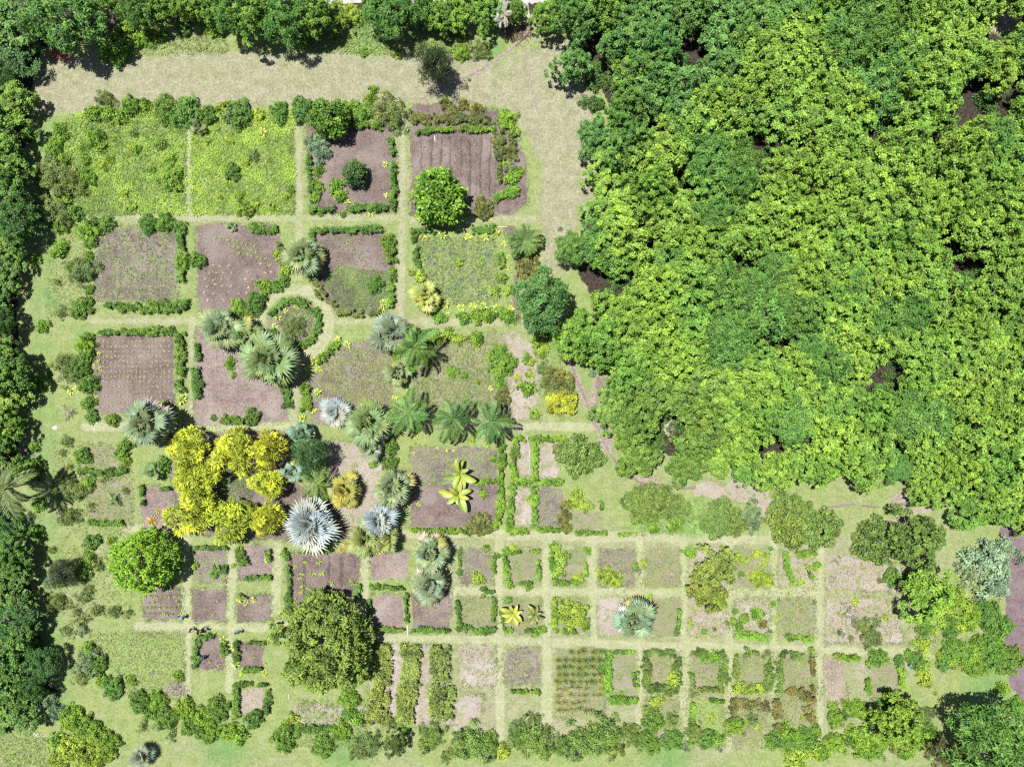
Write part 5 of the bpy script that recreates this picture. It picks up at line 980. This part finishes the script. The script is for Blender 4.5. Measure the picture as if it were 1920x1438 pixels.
# benches
def bench(u, v, az, col, frame, label, L=1.45):
    x, y = G(u, v); o = empty('garden_bench', (x, y, 0), az); ms = plain('bench_slat_paint', col, .5, .4, .12); ml = plain('bench_slat_light', tuple(min(1, c * 1.8 + .06) for c in col), .5, .4, .12); mf = plain('bench_frame', frame, .5, .4, .1)
    def part(nm, c, d, m, R=None): g = Geo(); g.box((0, 0, 0), d, 0, R); new_obj(nm, g.mesh(nm, [m]), o, c)
    for i in range(4): part('seat_slat', (0, -.20 + i * .125, .44), (L, .10, .03), (ms, ml)[i % 2])
    t = 0.25; Rm = [[1, 0, 0], [0, math.cos(t), math.sin(t)], [0, -math.sin(t), math.cos(t)]]
    for i in range(3): part('back_slat', (0, .27 + i * .035, .56 + i * .13), (L, .03, .10), (ml, ms)[i % 2], Rm)
    for s in (-1, 1):
        part('leg', (s * (L / 2 - .1), -.20, .21), (.06, .06, .425), mf); part('leg', (s * (L / 2 - .1), .20, .21), (.06, .06, .425), mf)
        part('back_post', (s * (L / 2 - .1), .335, .66), (.05, .05, .5), mf, Rm); part('armrest', (s * (L / 2 - .04), .0, .62), (.06, .5, .035), mf); part('arm_post', (s * (L / 2 - .04), -.2, .515), (.05, .05, .175), mf); part('side_rail', (s * (L / 2 - .1), 0.02, .405), (.05, .52, .035), mf)
    tag(o, label, 'bench')
bench(1709, 1241, math.radians(45), (0.05, 0.17, 0.20), (0.04, 0.07, 0.07), 'teal slatted garden bench at the corner of the lower right lawn')
bench(1825, 1357, math.radians(-60), (0.22, 0.28, 0.34), (0.16, 0.19, 0.22), 'pale blue-grey bench half hidden beside the big dark corner tree', L=1.1)

# ------------------------------------------------------------------ people
def person(u, v, az, pitch, shirt, trous, hair, label, step=0.18, arms=0.5, squat=0.0, hat=None):
    J = []; E = []; RAD = []; TAGS = []
    def add(p, r, tagn, par=None):
        J.append(np.array(p, float)); RAD.append(r); TAGS.append(tagn)
        if par is not None: E.append((par, len(J) - 1))
        return len(J) - 1
    hz = 0.93 - squat; c, s = math.cos(pitch), math.sin(pitch)
    def up(x, y, z): return (x * c + z * s, y, hz + z * c - x * s)
    pel = add((0, 0, hz), .145, 'trousers'); sp = add(up(0, 0, .2), .13, 'shirt', pel); ch = add(up(.01, 0, .40), .155, 'shirt', sp); nk = add(up(.02, 0, .55), .058, 'skin', ch); h1 = add(up(.04, 0, .62), .078, 'skin', nk); h2 = add(up(.05, 0, .70), .098, 'skin', h1); h3 = add(up(.04, 0, .78), .075, 'hairy', h2)
    for sd in (-1, 1):
        st = step * sd; k = squat * .9
        hp = add((0, .10 * sd, hz - .06), .105, 'trousers', pel); kn = add((st * .6 + k + .03, .11 * sd, max(.25, hz * .52)), .066, 'trousers', hp); an = add((st, .11 * sd, .09), .045, 'trousers', kn); ft = add((st + .07, .115 * sd, .045), .042, 'shoe', an); add((st + .17, .125 * sd, .035), .032, 'shoe', ft)
        sh = add(up(.0, .18 * sd, .46), .066, 'shirt', ch); fw = arms
        el = add(up(.10 + .12 * fw, .25 * sd, .24), .045, 'shirt', sh); wr = add(up(.2 + .28 * fw, .23 * sd, .10 + .1 * fw), .030, 'skin', el); d = np.array(up(.1, 0, -.03)) - np.array(up(0, 0, 0))
        pm = add(J[wr] + d * .8, .036, 'skin', wr)
        for q in range(4): f1 = add(J[pm] + d * (.45 + .08 * (q in (1, 2))) + np.array([0, (q - 1.5) * .022, 0]), .010, 'skin', pm); add(J[f1] + d * .3 + np.array([0, 0, -.025]), .008, 'skin', f1)
        th = add(J[wr] + d * .6 + np.array([0, -.045 * sd, 0]), .011, 'skin', wr); add(J[th] + d * .3, .009, 'skin', th)
    me = bpy.data.meshes.new('person'); me.from_pydata([tuple(p) for p in J], E, []); o = bpy.data.objects.new('person', me); COL.objects.link(o)
    md = o.modifiers.new('Skin', 'SKIN'); md.use_smooth_shade = True
    for i, sv in enumerate(me.skin_vertices[0].data): sv.radius = (RAD[i], RAD[i] * (1.2 if TAGS[i] == 'shirt' and i in (sp, ch) else 1)); sv.use_root = (i == 0)
    sb = o.modifiers.new('Sub', 'SUBSURF'); sb.levels = 1; sb.render_levels = 1
    dg = bpy.context.evaluated_depsgraph_get(); m2 = bpy.data.meshes.new_from_object(o.evaluated_get(dg)); o.modifiers.clear(); o.data = m2; m2.materials.clear()
    names = ['skin', 'shirt', 'trousers', 'shoe', 'hairy']; cols = {'skin': (0.20, 0.115, 0.075), 'shirt': shirt, 'trousers': trous, 'shoe': (0.05, 0.04, 0.04), 'hairy': hair}
    for nme in names: m2.materials.append(plain('person_' + nme, cols[nme], .7, .25, .08))
    JA = np.array(J)
    for p in m2.polygons:
        w = np.argmin(np.linalg.norm(JA - np.array(p.center), axis=1) / (np.array(RAD) + .03)); p.material_index = names.index(TAGS[w]); p.use_smooth = True
    zmin = min(vv.co.z for vv in m2.vertices)
    x, y = G(u, v); o.location = (x, y, -zmin); o.rotation_euler = (0, 0, az)
    g = Geo(); hc = np.array(up(.03, 0, .735)); t = np.linspace(0, 6.28, 11)[:-1]; V = [hc + [0, 0, .105]]; rr = 1.0 if not hat else 1.7
    for f, z in ((.07, .085), (.108, .03), (.112 * rr, -.015)): V += [hc + [f * math.cos(a), f * .9 * math.sin(a), z] for a in t]
    F = [(0, 1 + i, 1 + (i + 1) % 10) for i in range(10)] + [q for r_ in (0, 1) for i in range(10) for q in ((1 + r_ * 10 + i, 11 + r_ * 10 + i, 11 + r_ * 10 + (i + 1) % 10), (1 + r_ * 10 + i, 11 + r_ * 10 + (i + 1) % 10, 1 + r_ * 10 + (i + 1) % 10))]
    g.add(V, F); hm = g.mesh('hair', [plain('hat_cloth' if hat else 'hair', hat or hair)], True); new_obj('hat' if hat else 'hair', hm, o)
    tag(o, label, 'person', 'people working in the small soil beds'); return o
HB = (0.012, 0.010, 0.010)
person(349, 1155, 2.2, 0.75, (0.14, 0.26, 0.55), (0.02, 0.025, 0.04), HB, 'person in a light blue shirt bending beside the planted soil bed', arms=.3)
person(362, 1177, 0.3, 0.25, (0.30, 0.34, 0.42), (0.02, 0.02, 0.03), HB, 'person in a pale grey shirt standing left of two darker people')
person(376, 1182, 0.5, 0.45, (0.10, 0.02, 0.035), (0.015, 0.015, 0.02), HB, 'person in a dark maroon top walking at the hedge corner', step=.25)
person(386, 1177, 0.7, 0.25, (0.015, 0.015, 0.02), (0.02, 0.02, 0.03), HB, 'person in black clothes right of the maroon top', step=.22)
person(453, 1181, 2.6, 0.35, (0.06, 0.16, 0.42), (0.38, 0.34, 0.32), HB, 'person in a blue top and light trousers alone on the path')
person(382, 1231, 0.9, 0.95, (0.03, 0.05, 0.13), (0.02, 0.025, 0.06), HB, 'person in navy bending over inside the small hedged bed', arms=.2)

# ------------------------------------------------------------------ make every label single out one thing
from collections import defaultdict
D_ = defaultdict(list)
for o, uv in LABELLED:
    if uv is not None: D_[o['label']].append((o, uv))
for lab, L in D_.items():
    if len(L) < 2: continue
    us = [q[1][0] for q in L]; vv = [q[1][1] for q in L]; hor = (max(us) - min(us)) >= (max(vv) - min(vv))
    L.sort(key=lambda q: q[1][0] if hor else q[1][1])
    for i, (o, uv) in enumerate(L):
        w = ('leftmost' if hor else 'topmost') if i == 0 else (('rightmost' if hor else 'bottommost') if i == len(L) - 1 else f"{ORD[i]} from {'left' if hor else 'top'}")
        o['label'] = f'{lab}, {w}'
for o, uv in LABELLED:
    w = o['label'].split()
    if len(w) > 16: o['label'] = o['label'].replace('variegated yellow-green planted strip', 'variegated strip').replace('shaggy olive hedge', 'olive hedge').replace('reddish flowering hedge', 'reddish hedge').replace('clipped green hedge', 'green hedge').replace(' from left', '').replace(' from top', '')
